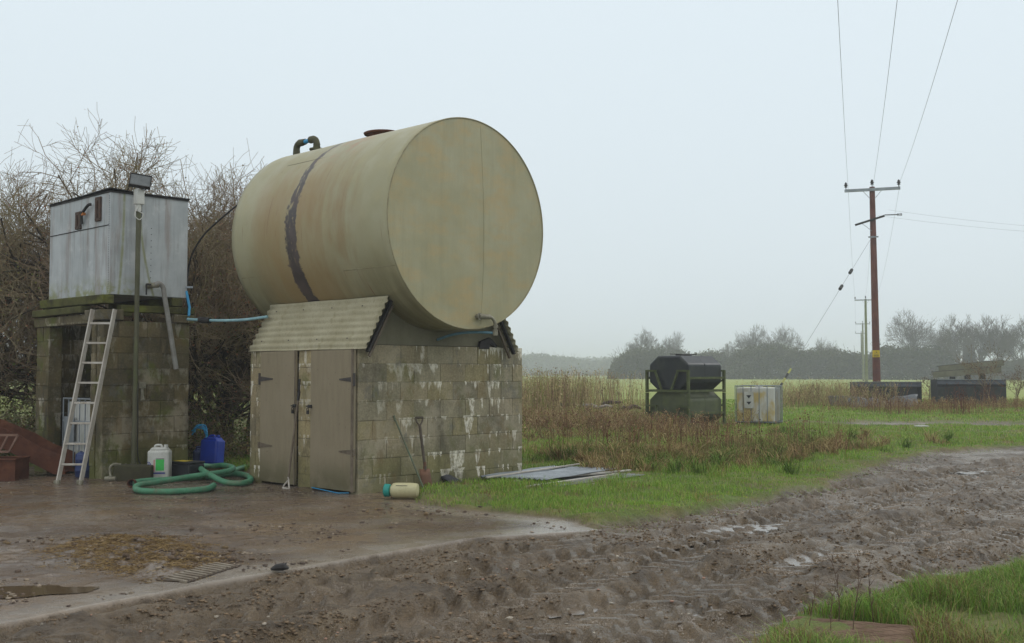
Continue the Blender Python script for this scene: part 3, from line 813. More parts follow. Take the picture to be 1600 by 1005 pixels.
# timber bearers
for i, (a, b, lab) in enumerate((((-.02, .52, 2.415), (-.02, 2.25, 2.40), 'mossy timber bearer along the open side under the galvanised tank'),
                  ((.25, .05, 2.42), (1.40, .05, 2.42), 'green timber bearer above the front wall of the block tower'),
                  ((-.02, 1.95, 2.48), (1.36, 1.95, 2.46), 'timber bearer across the far side of the block tower'))):
    t = thing('timber_bearer', lab, 'timber', TW, ROT, 'timber bearers under the galvanised tank')
    m = MB(); m.bar(a, b, .15, .10); m.build('beam', M_wood_green, t, bevel=.01)
for i, (a, b, lab) in enumerate((((.06, -.02, 2.545), (.02, 2.05, 2.545), 'upper timber bearer nearest the ladder under the galvanised tank'),
                  ((1.12, -.02, 2.545), (1.12, 2.05, 2.545), 'upper timber bearer at the right end under the galvanised tank'))):
    t = thing('timber_bearer', lab, 'timber', TW, ROT, 'timber bearers under the galvanised tank')
    m = MB(); m.bar(a, b, .17, .125); m.build('beam', M_wood_green, t, bevel=.012)

# ------------------------------------------------------------------ square galvanised tank
GT = Vector((-5.68, 15.95, 0))
gt = thing('water_tank', 'square riveted galvanised water tank with algae streaks on top of the block tower', 'water tank', GT, ROT)
def galv_mat():
    n = N('galvanised_tank_sheet', .55, .1, .35)
    a = n.noise(2, 6, .6); sp = n.vor(30, None, 'Color'); x, y, z = n.sep()
    c = n.mix(n.ss(a, .3, .7), srgb(158, 163, 164), srgb(180, 184, 184))
    pass
    st = n.noise(1, 6, .65, n.vec((9, 9, .8)))
    c = n.mix(n.ss(st, .48, .72, 0, .6), c, srgb(112, 112, 106))
    st2 = n.noise(1, 5, .65, n.vec((5, 5, .5), (3, 9, 1)))
    c = n.mix(n.ss(st2, .50, .68, 0, .6), c, srgb(134, 118, 108)); c = n.mix(n.ss(n.noise(4, 5, .7), .55, .7, 0, .4), c, srgb(196, 198, 196))
    # algae runs either side of the lamp post and along the foot
    for x0, sl in ((.20, -.10), (.44, .34)):
        q = n.ma('SUBTRACT', x, n.ma('ADD', x0, n.mul(n.ma('SUBTRACT', 4.0, z), n.mul(n.ma('SUBTRACT', 4.0, z), sl * .35))))
        k = n.ss(n.ma('ABSOLUTE', q), .035, .0)
        k = n.mul(k, n.ss(y, .05, -.0)); k = n.mul(k, n.ss(n.noise(7, 4, .6), .3, .55, .45, 1))
        c = n.mix(n.mul(k, .75), c, srgb(122, 124, 66))
    ft = n.mul(n.ss(z, 2.95, 2.63), n.ss(n.noise(5, 5, .65), .42, .6)); ft = n.mul(ft, n.ss(x, 1.0, .1))
    c = n.mix(n.mul(ft, .75), c, srgb(128, 130, 70))
    n.base(c); n.rough(n.ss(a, .3, .7, .5, .68)); b = n.bump(n.noise(1.6, 2, .4), .3, .06); return n.m
M_gt = galv_mat()
Z0, Z1, GX1, GY1 = 2.615, 4.07, 1.20, 2.04
m = MB(); th = .012
m.bx(0, GX1, 0, GY1, Z0, Z0 + th)
for (a, b, c_, d_) in ((0, GX1, 0, th), (0, GX1, GY1 - th, GY1), (0, th, th, GY1 - th), (GX1 - th, GX1, th, GY1 - th)):
    m.bx(a, b, c_, d_, Z0 + th, Z1)
m.build('body', M_gt, gt)
m = MB(); m.bx(-.012, GX1 + .012, -.012, .02, Z1 - .01, Z1 + .018, .006); m.bx(-.012, GX1 + .012, GY1 - .02, GY1 + .012, Z1 - .01, Z1 + .018, .006)
m.bx(-.012, .02, .022, GY1 - .022, Z1 - .01, Z1 + .016, .006); m.bx(GX1 - .02, GX1 + .012, .022, GY1 - .022, Z1 - .01, Z1 + .016, .006)
m.build('rim', M_dark, gt)
m = MB(); zz = Z1 + .02
gp = [(-.03, -.03), (GX1 + .03, -.03), (GX1 + .03, GY1 + .03), (-.03, GY1 + .03)]
m.add([(gp[0][0], gp[0][1], zz + .03), (gp[0][0] + .5, gp[0][1], zz), (gp[1][0], gp[1][1], zz + .0), (gp[2][0], gp[2][1], zz), (gp[3][0], gp[3][1], zz), (-.03, .9, zz + .01)], [(0, 1, 2, 3, 4, 5)])
m.build('lid_sheet', M_dark, gt, solid=.012)
m = MB()
for i in range(56):
    z = Z0 + .03 + i * .025
    m.lathe([(.006, 0), (.005, .004), (.0015, .006)], (-.0, .045, z), 6, Matrix.Rotation(R(-90), 3, 'Y'))
for i in range(9): m.lathe([(.007, 0), (.005, .004), (.002, .006)], (.62, -.0, 3.6 - i * .09), 6, Matrix.Rotation(R(90), 3, 'X'))
m.build('rivet_seam', M_dark, gt)['kind'] = 'stuff'
m = MB(); m.tube([(-.004, .05, 3.60), (-.004, 2.02, 3.60)], .007, 6); m.build('side_seam', M_dark, gt)
M_brk = weathered('rusty_dark_bracket', srgb(70, 58, 50), srgb(92, 68, 54), 14, .8, .1, .3)
for (y0, y1, z0, z1) in ((.93, 1.10, 3.62, 3.88), (.28, .45, 3.68, 4.03)):
    m = MB(); m.bx(-.03, -.001, y0, y1, z0, z1)
    m.tube([(-.04, (y0 + y1) / 2, z0 + .05), (-.04, (y0 + y1) / 2, z1 - .05)], .012, 6)
    for a in (y0 + .02, y1 - .02):
        for b in (z0 + .03, z1 - .03): m.lathe([(.012, 0), (.008, .008)], (-.03, a, b), 6, Matrix.Rotation(R(-90), 3, 'Y'))
    m.build('bracket', M_brk, gt, bevel=.004)
m = MB(); m.tube(smooth_path([(-.03, .56, 3.94), (-.06, .60, 3.93), (-.06, .78, 3.84), (-.05, .84, 3.80), (-.03, .86, 3.68)]), .022, 10); m.build('overflow_pipe', M_dark, gt, smooth=True)
m = MB(); m.bx(-.075, -.03, .74, .80, 3.80, 3.84); m.build('orange_clip', weathered('orange_plastic', srgb(190, 120, 50), srgb(170, 100, 40)), gt)
# outlet: tap, elbow, downpipe
px_ = .60
m = MB(); m.tube([(px_ - .02, -.0, 2.76), (px_ - .02, -.10, 2.76)], .045, 12); m.tube([(px_ - .02, -.10, 2.76), (px_ - .02, -.14, 2.76), (px_ + .06, -.17, 2.77)], .04, 12)
m.build('outlet_valve', M_fitting, gt, smooth=True)
m = MB(); m.tube([(px_ - .12, -.15, 2.78), (px_ - .12, -.15, 2.62)], .012, 8); m.tube([(px_ - .12, -.15, 2.77), (px_ - .02, -.14, 2.77)], .012, 8); m.build('valve_lever', M_dark, gt, smooth=True)
m = MB(); m.tube(smooth_path([(px_ + .0, -.16, 2.77), (px_ + .07, -.17, 2.79), (px_ + .13, -.17, 2.73), (px_ + .15, -.17, 2.62), (px_ + .22, -.17, 2.25), (px_ + .36, -.15, 1.56)], 5), .036, 14)
m.build('downpipe', weathered('grey_plastic_pipe', srgb(150, 148, 142), srgb(122, 118, 110), 5, .55, 0, .05), gt, smooth=True)

# ------------------------------------------------------------------ floodlight on its post
fl = thing('floodlight_post', 'square floodlight on a tall thin post in front of the galvanised tank', 'floodlight', TW, ROT)
fx = .41
m = MB(); m.tube([(fx - .015, -.17, .18), (fx, -.165, 2.0), (fx + .01, -.16, 4.02)], .034, 12); m.build('post', weathered('mossy_post', srgb(94, 92, 72), srgb(78, 78, 56), 4, .8, 0, .2, srgb(98, 108, 58), .6, (3, 3, 1)), fl, smooth=True)
m = MB(); m.bx(fx - .05, fx + .07, -.22, -.11, 3.90, 4.12); m.tube([(fx, -.165, 3.80), (fx, -.165, 3.92)], .045, 12); m.build('junction_box', M_white, fl, bevel=.01)
rt = Matrix.Rotation(R(-24), 3, 'X') @ Matrix.Rotation(R(0), 3, 'Z')
rt = Matrix.Rotation(R(-22), 3, 'Z') @ Matrix.Rotation(R(-28), 3, 'X') @ Matrix.Rotation(R(8), 3, 'Y')
c0 = Vector((fx - .01, -.24, 4.24))
m = MB(); m.box(c0 + rt @ Vector((0, .03, 0)), (.30, .05, .21), rt); m.box(c0 + rt @ Vector((0, .07, 0)), (.22, .05, .14), rt)
for sx_, sz_, dx_, dz_ in ((0, .098, .30, .014), (0, -.098, .30, .014), (.143, 0, .014, .182), (-.143, 0, .014, .182)):
    m.box(c0 + rt @ Vector((sx_, -.003, sz_)), (dx_, .016, dz_), rt)
hd = m.build('lamp_housing', M_dark, fl, bevel=.003)
m = MB(); m.box(c0 + rt @ Vector((0, .001, 0)), (.27, .006, .18), rt); m.build('lamp_glass', weathered('lamp_glass', srgb(104, 108, 108), srgb(84, 88, 88), 8, .2), fl)
m = MB(); m.bar(c0 + Vector((.05, .03, -.12)), (fx + .02, -.16, 4.10), .05, .02); m.bar(c0 + rt @ Vector((.16, .03, 0)), c0 + Vector((.08, .03, -.13)), .03, .012); m.build('lamp_bracket', M_dark, fl)
m = MB(); m.tube(smooth_path([(fx + .03, -.2, 3.92), (fx - .06, -.21, 3.80), (fx - .07, -.22, 3.72), (fx, -.22, 3.68), (fx + .05, -.22, 3.76), (fx - .02, -.21, 3.80)]), .007, 6); m.build('cable_loop', M_white, fl, smooth=True)
m = MB(); m.tube(smooth_path([(fx + .05, -.17, 3.9), (fx + .05, -.13, 3.2), (fx + .045, -.12, 2.0), (fx + .06, -.13, .9), (fx + .08, -.14, .25), (fx + .3, -.14, .2), (fx + .5, -.13, .12)]), .008, 6); m.build('cable', M_dark, fl, smooth=True)

# sensor / tap box on the tower wall
t = thing('wall_tap', 'small pale wall tap mounted halfway up the tower front wall', 'tap', TW, ROT)
m = MB(); m.bx(.53, .63, -.05, -.014, 1.28, 1.37); m.build('box', M_fitting, t, bevel=.006)
m = MB(); m.tube([(.57, -.05, 1.28), (.57, -.05, 1.16), (.56, -.06, 1.10)], .022, 10); m.tube([(.585, -.055, 1.17), (.585, -.075, 1.11)], .012, 8); m.build('spout', M_fitting, t, smooth=True)
# ------------------------------------------------------------------ ladder
fb = G(108, 757); tb = P(161, 490, 15.80)
ladder = thing('ladder', 'paint-stained aluminium ladder leaning against the corner of the block tower', 'ladder', (fb.x, fb.y, 0), 0)
iv = inv(ladder); B0 = Vector((0, 0, .01)); T0 = iv @ tb; ax = (T0 - B0).normalized()
for s in (-1, 1):
    m = MB(); off = Vector((s * .155, 0, 0)); m.bar(B0 + off, T0 + off + ax * .06, .026, .062)
    r = m.build('rail', M_alu, ladder, bevel=.003)
    m = MB(); m.bar(B0 + off + Vector((-.05 if s < 0 else -.05, 0, .02)), B0 + off + Vector((.03, 0, .02)), .05, .055); m.bx(off.x - .02, off.x + .02, -.04, .04, -.005, .02); m.build('foot', M_fitting, r, bevel=.006)
Ln = (T0 - B0).length
for k in range(8):
    c = B0 + ax * (.26 + .282 * k)
    m = MB(); m.bar(c - Vector((.155, 0, 0)), c + Vector((.155, 0, 0)), .032, .028); m.build('rung', M_alu, ladder, bevel=.004)

# ------------------------------------------------------------------ intermediate bulk containers
def ibc(name, label, loc, rz, W, D, H, water, tint, pallet=True, wbars=6, dbars=6):
    t = thing(name, label, 'bulk container', loc, rz)
    nb = N('ibc_bottle_' + name + str(int(H * 100)), .4, 0, .4); z = nb.sep()[2]
    ns = nb.noise(2, 5, .65, nb.vec((2, 2, .7)))
    c = nb.mix(nb.ss(nb.ma('ADD', z, nb.mul(ns, .35)), water + .12, water + .22), tint, srgb(196, 196, 190))
    c = nb.mix(nb.ss(nb.noise(1.6, 4, .6, nb.vec((1, 1, .5), (4, 4, 4))), .48, .6), c, srgb(200, 200, 192)) if not pallet else c
    c = nb.mix(nb.ss(ns, .5, .7, 0, .4), c, tuple(v * .6 for v in tint)); nb.base(c)
    m = MB(); m.bx(.04, D - .04, .04, W - .04, .15, H - .05); m.lathe([(.11, 0), (.11, .05), (.0, .06)], (D / 2, W / 2, H - .05), 20)
    m.build('bottle', nb.m, t, bevel=.05)
    m = MB()
    for i in range(wbars):
        y = W * i / (wbars - 1)
        for x in (0, D): m.tube([(x, y, .12), (x, y, H)], .011, 8)
    for i in range(1, dbars - 1):
        x = D * i / (dbars - 1)
        for y in (0, W): m.tube([(x, y, .12), (x, y, H)], .011, 8)
    for z in ((.14, H * .42, H * .7, H) if pallet else (.14, H)):
        m.tube([(0, 0, z), (D, 0, z), (D, W, z), (0, W, z)], .013, 8, closed=True)
    m.build('cage', M_galv, t, smooth=True)
    m = MB()
    for y in (.05, W / 2, W - .05): m.bx(0, D, y - .05, y + .05, 0, .10)
    for i in range(6): m.bx(i * D / 6 + .01, (i + 1) * D / 6 - .02, 0, W, .102, .122)
    m.build('pallet', M_dark, t)
    m = MB(); m.bx(-.016, -.012, W * .38, W * .62, H * .50, H * .86); return t
ti = ibc('bulk_container', 'caged white bulk container standing inside the open bay of the tower', TW + Matrix.Rotation(ROT, 3, 'Z') @ Vector((.16, .70, 0)), ROT, .93, .9, 1.12, .3, srgb(128, 136, 100), True, 6, 5)
m = MB(); m.bx(-.018, -.014, .52, .86, .45, .85); m.build('side_plate', M_galv, ti)
cb = G(1212, 668)
ti = ibc('bulk_container', 'caged white bulk container stained yellow standing in grass right of the stacked tanks', (cb.x, cb.y, 0), R(66), 1.12, 1.0, 1.14, .98, srgb(188, 168, 112), False, 6, 7)
m = MB(); m.bx(-.020, -.016, .60, .86, .52, .98); lab_ = m.build('label', M_white, ti)
m = MB()
for zc, f in ((.84, 1), (.66, .9)):
    m = MB(); m.add([(-.024, .80, zc + .04), (-.024, .66, zc + .045), (-.024, .73, zc - .05 * f)], [(0, 1, 2)]); m.build('hazard_mark', M_rubber, lab_)

# ------------------------------------------------------------------ blue drum and other containers
def jerry(name, label, cat, loc, rz, w, d, h, mat, cap, tiltx=0, handle=True, group=None, capcol=None, bev=.03):
    t = thing(name, label, cat, loc, rz, group)
    if tiltx: t.rotation_euler = (R(tiltx), 0, rz)
    m = MB(); prof = []
    m.bx(-w / 2, w / 2, -d / 2, d / 2, 0, h * .86)
    b = m.build('body', mat, t, bevel=bev)
    m = MB(); m.prism([(-w / 2 + .02, h * .84), (-w / 2 + .05, h * .94), (w / 2 - .05, h * .94), (w / 2 - .02, h * .84)], -d / 2 + .02, d / 2 - .02, 'y'); m.build('shoulder', mat, t, bevel=.02)
    if handle:
        m = MB(); m.tube(smooth_path([(-w * .22, 0, h * .92), (-w * .2, 0, h * .99), (w * .05, 0, h * 1.0), (w * .1, 0, h * .92)], 4), .015, 8); m.build('handle', mat, t, smooth=True)
    m = MB(); m.lathe([(.03, 0), (.03, .035), (.024, .04)], (w * .28, 0, h * .93), 16); m.build('cap', capcol or mat, t, smooth=True)
    return t
g = G(245, 750)
jc = jerry('jerrycan', 'white plastic jerrycan with a bright green label standing before the tower', 'jerrycan', (g.x, g.y + .12, 0), R(6), .30, .24, .48, M_white, True)
m = MB(); m.bx(-.045, .105, -.1235, -.1215, .11, .33); lb = m.build('label', M_white, jc)
m = MB(); m.bx(-.03, .085, -.1265, -.1245, .13, .285); m.build('green_panel', weathered('label_green', srgb(70, 190, 90), srgb(60, 176, 80)), lb)
m = MB(); m.bx(-.03, .085, -.1265, -.1245, .290, .298); m.build('black_line', M_rubber, lb)
m = MB(); m.bx(-.07, .10, -.1265, -.1245, .085, .104); m.tube([(-.13 + .03 * math.cos(a * .4), -.122, .20 + .05 * math.sin(a * .4)) for a in range(-5, 6)], .006, 6); m.tube([(-.13 + .012 * math.cos(a * .4), -.122, .20 + .025 * math.sin(a * .4)) for a in range(-5, 6)], .006, 6)
m.build('blue_mark', weathered('label_blue', srgb(70, 76, 150), srgb(64, 70, 140)), jc)
m = MB(); m.bx(-.06, -.042, -.126, -.1245, .12, .28); m.build('red_line', weathered('label_pink', srgb(200, 140, 130), srgb(190, 130, 120)), jc)
g = G(333, 735)
jerry('jerrycan', 'bright blue plastic jerrycan tilted in the undergrowth between tower and shed', 'jerrycan', (g.x - .0, g.y - .1, .10), R(-18), .30, .24, .44, M_blue, True, -6)
g = G(303, 735)
jerry('plastic_can', 'small dull blue can half hidden behind the black box', 'plastic can', (g.x, g.y + .3, 0), R(15), .20, .18, .34, M_bluedim, True)
# black box with yellow sticker
g = G(286, 748)
bb = thing('battery_box', 'black plastic box with a yellow sticker between white jerrycan and blue cans', 'box', (g.x, g.y + .18, 0), R(-30))
m = MB(); m.bx(-.20, .20, -.15, .15, 0, .20); m.build('body', M_black, bb, bevel=.015)
m = MB(); m.bx(-.207, .207, -.157, .157, .203, .235); ld = m.build('lid', M_black, bb, bevel=.008)
m = MB(); m.bx(-.16, .06, -.10, .06, .2365, .239); m.build('sticker', weathered('yellow_sticker', srgb(210, 186, 50), srgb(196, 170, 44)), ld)
# faded blue drum in the bay
g = G(126, 747)
dr = thing('drum', 'faded blue plastic drum at the foot of the ladder in the tower bay', 'drum', (g.x, g.y + .16, 0), 0)
m = MB(); m.lathe([(.125, 0), (.135, .02), (.135, .09), (.14, .10), (.135, .11), (.135, .25), (.14, .26), (.135, .27), (.13, .33), (.10, .355), (.0, .36)], (0, 0, 0), 28); m.build('body', M_bluedim, dr, smooth=True)
m = MB(); m.lathe([(.03, 0), (.03, .03), (.0, .032)], (.05, .03, .352), 14); m.build('bung', M_bluedim, dr, smooth=True); m = MB(); m.lathe([(.02, 0), (.02, .02), (0, .022)], (-.05, -.02, .352), 12); m.build('bung', M_bluedim, dr, smooth=True)
# mossy stone trough with a hose tap
g = G(205, 752)
st = thing('stone_block', 'low mossy concrete block at the foot of the floodlight post', 'concrete block', (g.x, g.y + .12, 0), R(3))
m = MB(); m.bx(-.26, .26, -.12, .14, 0, .215, .01); m.build('block', weathered('mossy_concrete', srgb(72, 70, 50), srgb(58, 54, 40), 5, .95, 0, .5, srgb(84, 88, 44), .7, (4, 4, 3)), st, bevel=.015)
t = thing('hose_coupling', 'small grey hose fitting with bent pipe beside the mossy block', 'hose fitting', (g.x - .27, g.y - .02, 0), 0)
m = MB(); m.tube(smooth_path([(.10, .08, .225), (.02, .04, .235), (-.02, 0, .19), (-.02, 0, .12), (-.0, -.02, .06)], 5), .016, 8); m.build('pipe', M_fitting, t, smooth=True)
m = MB(); m.tube([(-.08, -.02, .035), (.07, -.02, .035)], .034, 12); m.tube([(-.04, -.02, .035), (-.02, -.02, .035)], .042, 12); m.tube([(.0, -.02, .035), (.0, -.02, .08)], .022, 10); m.build('coupling', M_fitting, t, smooth=True)

# ------------------------------------------------------------------ green suction hose
def gp(px, py, z=.045): v = G(px, py); return (v.x, v.y, z)
hp = [gp(207, 762, .06), gp(222, 758, .05), gp(250, 755), gp(290, 753), gp(330, 749), gp(352, 747, .05), gp(372, 746, .05), gp(388, 750, .05), gp(391, 757, .05), gp(376, 761, .05), gp(350, 760, .06), gp(325, 754, .12), gp(314, 747, .13), gp(317, 741, .12),
      gp(332, 739, .10), gp(350, 742, .14), gp(364, 748, .15), gp(352, 753, .14), gp(300, 756, .10), gp(250, 760, .06), gp(218, 764, .05), gp(212, 769, .045), gp(222, 773), gp(260, 774), gp(300, 772), gp(325, 769), gp(334, 764)]
hs = thing('suction_hose', 'thick green ribbed suction hose coiled loosely on the yard by the shed', 'hose', G(290, 762), 0)
iv = inv(hs); path = smooth_path([iv @ Vector(p) for p in hp], 10)
def rib(path, r, am, step=.022):
    out = [path[0]]; rs = []
    acc = 0; pts = []
    L = [0]
    for i in range(1, len(path)): L.append(L[-1] + (path[i] - path[i - 1]).length)
    nn_ = int(L[-1] / step * 2); j = 0; res = []
    for k in range(nn_ + 1):
        s_ = L[-1] * k / nn_
        while j < len(L) - 2 and L[j + 1] < s_: j += 1
        f = (s_ - L[j]) / max(L[j + 1] - L[j], 1e-6); res.append(path[j].lerp(path[j + 1], f)); rs.append(r + (am if k % 2 else -am))
    return res, rs
pp, rr = rib(path, .037, .0022); m = MB(); m.tube(pp, rr, 12); m.build('hose', M_hose, hs, smooth=True)
hp2 = [gp(312, 748, .05), gp(335, 751, .05), gp(355, 744, .05), gp(375, 737, .05), gp(400, 731, .05), gp(430, 724, .05)]
pp, rr = rib(smooth_path([iv @ Vector(p) for p in hp2], 10), .037, .0022); m = MB(); m.tube(pp, rr, 12); m.build('hose', M_hose, hs, smooth=True)
pa = path[0]; dd = (path[0] - path[4]).normalized()
m = MB(); m.tube([pa - dd * .03, pa + dd * .05], .045, 16, caps=False); m.tube([pa + dd * .05, pa + dd * .065], .050, 16, caps=False); m.build('coupling', M_rust, hs, smooth=True, solid=.008)
m = MB(); m.tube([pa - dd * .02, pa + dd * .0], .036, 16); m.build('hose_mouth', M_rubber, hs, smooth=True)

# ------------------------------------------------------------------ upturned tool at the doors, spade, rod
sl = Matrix.Translation(SH) @ Matrix.Rotation(ROT, 4, 'Z')
t = thing('upturned_spade', 'upside-down tool with its D handle on the ground between the shed doors', 'garden tool', sl @ Vector((-.24, 1.15, 0)), ROT)
m = MB(); m.tube([(.0, 0, .12), (.165, .02, 1.22)], .014, 10); m.build('shaft', M_woodgrey, t, smooth=True)
m = MB(); m.tube([(-.03, -.075, .015), (-.03, .075, .015)], .012, 8); m.tube(smooth_path([(-.03, -.075, .015), (-.02, -.05, .06), (0, -.012, .11), (0, 0, .16)], 4), .011, 8); m.tube(smooth_path([(-.03, .075, .015), (-.02, .05, .06), (0, .012, .11), (0, 0, .16)], 4), .011, 8); m.build('handle', M_alu, t, smooth=True)
m = MB(); m.tube([(.155, .02, 1.14), (.17, .02, 1.26)], .02, 8); m.bar((.165, .02, 1.2), (.176, .02, 1.42), .035, .012); m.build('socket', M_dark, t)
b0 = sl @ Vector((.96, -.16, 0)); M_shaft = weathered('dark_ash_shaft', srgb(94, 84, 72), srgb(72, 64, 54), 6, .8)
t = thing('spade', 'old D-handled spade with a rusty blade leaning on the shed side wall', 'spade', b0, ROT)
m = MB(); m.tube([(0, 0, .26), (-.01, .10, .82)], .019, 10); m.build('shaft', M_shaft, t, smooth=True)
m = MB(); m.tube([(-.065, .118, .925), (.055, .118, .925)], .014, 8)
for s in (-1, 1): m.tube(smooth_path([(-.005 + s * .058, .118, .925), (-.006 + s * .045, .112, .87), (-.01 + s * .012, .104, .83), (-.01, .10, .79)], 4), .011, 8)
m.build('handle', M_shaft, t, smooth=True)
m = MB(); vs = []; k = 8
for i, z in enumerate((0, .06, .18, .27)):
    w_ = (.05, .088, .09, .085)[i]
    for j in range(k + 1):
        u = -1 + 2 * j / k; vs.append((u * w_ + .03 - z * .1, -.01 - .022 * (1 - u * u) * (z > 0) + z * .12, z))
m.add(vs, [(i * (k + 1) + j, i * (k + 1) + j + 1, (i + 1) * (k + 1) + j + 1, (i + 1) * (k + 1) + j) for i in range(3) for j in range(k)])
m.tube([(0, .01, .24), (0, .01, .36)], [.022, .018], 8); m.build('blade', weathered('spade_rust', srgb(124, 88, 68), srgb(96, 72, 58), 6, .8, .1, .3), t, smooth=True, solid=.004)
b0 = sl @ Vector((.72, -.42, 0))
t = thing('broom_handle', 'thin greenish rod leaning on the shed wall left of the spade', 'rod', b0, ROT)
m = MB(); m.tube([(.02, 0, 0), (-.16, .39, .92)], .011, 8); m.tube([(-.155, .385, .89), (-.17, .40, .96)], .014, 8); m.build('rod', weathered('green_rod', srgb(88, 106, 80), srgb(96, 92, 76)), t, smooth=True)
# bottle lying down
g = G(626, 781)
t = thing('plastic_bottle', 'dirty cream plastic bottle with a teal cap lying before the shed', 'bottle', (g.x, g.y + .08, 0), R(-8))
rr = Matrix.Rotation(R(-90), 3, 'Y')
m = MB(); m.lathe([(.05, .16), (.085, .13), (.092, .10), (.094, -.08), (.09, -.14), (.082, -.17), (.02, -.175)], (.03, 0, .10), 26, rr); m.build('body', weathered('cream_plastic', srgb(196, 190, 150), srgb(178, 170, 128), 4, .5, 0, .1, srgb(108, 100, 60), .7, (5, 5, 5)), t, smooth=True)
m = MB(); m.lathe([(.05, .0), (.075, .01), (.078, .07), (.05, .085), (.0, .087)], (-.13, 0, .10), 24, rr); m.build('cap', weathered('teal_plastic', srgb(40, 150, 138), srgb(34, 128, 120), 5, .5), t, smooth=True)
m = MB(); 
for i, L_ in enumerate((.14, .10)): m.bx(-.05, -.05 + L_, -.0725 - .001, -.0705, .164 - i * .02, .169 - i * .02)
m.build('printed_line', M_rubber, t)
# black rubber sheet
g = G(715, 760)
t = thing('rubber_sheet', 'crumpled black rubber sheet at the foot of the shed side wall', 'rubber sheet', (g.x, g.y + .15, 0), ROT)
vs = []; nx_, ny_ = 16, 8
for i in range(nx_ + 1):
    for j in range(ny_ + 1):
        u = i / nx_; v = j / ny_
        vs.append((-.32 + .86 * u, -.22 + .4 * v, .02 + .22 * v * (1 - .6 * u) * (.7 + .5 * math.sin(u * 7 + 1)) + .02 * math.sin(u * 17 + v * 9)))
m = MB(); m.add(vs, [(i * (ny_ + 1) + j, (i + 1) * (ny_ + 1) + j, (i + 1) * (ny_ + 1) + j + 1, i * (ny_ + 1) + j + 1) for i in range(nx_) for j in range(ny_)]); m.build('sheet', M_rubber, t, smooth=True, solid=.012)
# stack of metal sheets on the grass
A0 = G(747, 758); d1 = (G(872, 739) - A0).normalized()
angs = math.atan2(d1.y, d1.x)
for i, (dx, dy, da, z, L_, W_, mat, lab) in enumerate((
    (0, 0, 0, .10, 2.0, 1.05, M_galv, 'topmost grey corrugated metal sheet lying on the grass by the shed'),
    (.25, -.30, -6, .05, 2.1, 1.0, weathered('dull_metal_sheet', srgb(120, 122, 120), srgb(96, 96, 92), 3, .6, .3), 'lower dull metal sheet poking out under the corrugated sheet by the shed'))):
    t = thing('metal_sheet', lab, 'metal sheet', (A0.x + dx, A0.y + dy, z + .02), angs + R(da), 'metal sheets lying on the grass')
    corr('sheet', (0, -W_, 0), (1, 0, 0), (0, 1, 0), L_, W_, .076, .009 if i == 0 else .004, mat, t, solid=.003)
for i, (a, b, z, r) in enumerate((((822, 770), (965, 750), .07, .024), ((800, 763), (985, 746), .09, .02), ((850, 768), (985, 757), .035, .02), ((760, 763), (905, 741), .14, .016))):
    a_ = G(*a); b_ = G(*b)
    t = thing('metal_rail', ['front grey metal rail lying along the sheets on the grass', 'second grey metal rail lying across the metal sheets', 'low grey rail lying in the grass beyond the sheets', 'thin rail lying on top of the corrugated sheet'][i], 'metal rail', a_, 0, 'metal rails on the sheets')
    b_ = b_ - a_; m = MB(); m.bar((0, 0, z), (b_.x, b_.y, z + .01), r * 2.2, r * 1.3); m.build('rail', M_alu, t, bevel=.004)

# ------------------------------------------------------------------ rusty steel chute and box at the left
g = G(20, 750)
t = thing('steel_trough', 'rusty open steel box on the yard at the left edge', 'steel box', (-7.15, 15.75, 0), R(2))
m = MB(); W_, D_, H_ = 1.0, .5, .30
for (a, b, c_, d_) in ((-W_ + .25, .27, 0, .008), (-W_ + .25, .27, D_ - .008, D_), (-W_ + .25, -W_ + .258, .008, D_ - .008), (.262, .27, .008, D_ - .008)): m.bx(a, b, c_, d_, 0, H_)
m.bx(-W_ + .25, .27, 0, D_, .0, .01); m.build('body', M_rust, t)
m = MB(); m.tube([(-W_ + .25, -.005, H_), (.275, -.005, H_), (.275, D_, H_), (-W_ + .25, D_, H_)], .016, 8, closed=True); m.build('rim', M_rust, t)
t = thing('steel_chute', 'long rusty sloping steel chute with a ladder-like end frame beside the tower', 'steel chute', (-6.4, 16.45, 0), R(-2))
iv = inv(t)
side = [iv @ P(*a) for a in ((100, 742, 16.4), (82, 742, 16.4), (14, 708, 16.4), (-60, 672, 16.4), (-60, 645, 16.4), (28, 681, 16.4), (56, 697, 16.4), (96, 712, 16.4))]
m = MB(); m.prism([(v.x, v.z) for v in side], -.006, .006, 'y'); m.build('side_plate', M_rust, t)
m = MB(); m.prism([(v.x, v.z) for v in side], .50, .512, 'y'); m.build('side_plate', M_rust, t)
m = MB(); f = [side[1], side[2], side[3]]
m.add([(f[0].x, .007, f[0].z), (f[2].x, .007, f[2].z), (f[2].x, .499, f[2].z), (f[0].x, .499, f[0].z)], [(0, 1, 2, 3)]); m.build('floor', M_rust, t, solid=.008)
m = MB(); q = [iv @ P(*a) for a in ((-60, 680, 16.2), (28, 680, 16.2), (14, 706, 16.2), (-70, 706, 16.2))]
M_rail = weathered('pinkish_steel_angle', srgb(142, 112, 96), srgb(118, 88, 74), 6, .8)
m.bar(q[0], q[1], .03, .03); m.bar(q[1], q[2], .025, .025); m.bar(q[2], q[3], .03, .03); e0 = iv @ P(12, 681, 16.2); e1 = iv @ P(0, 705, 16.2); m.bar(e0, e1, .025, .025); m.build('end_frame', M_rail, t)

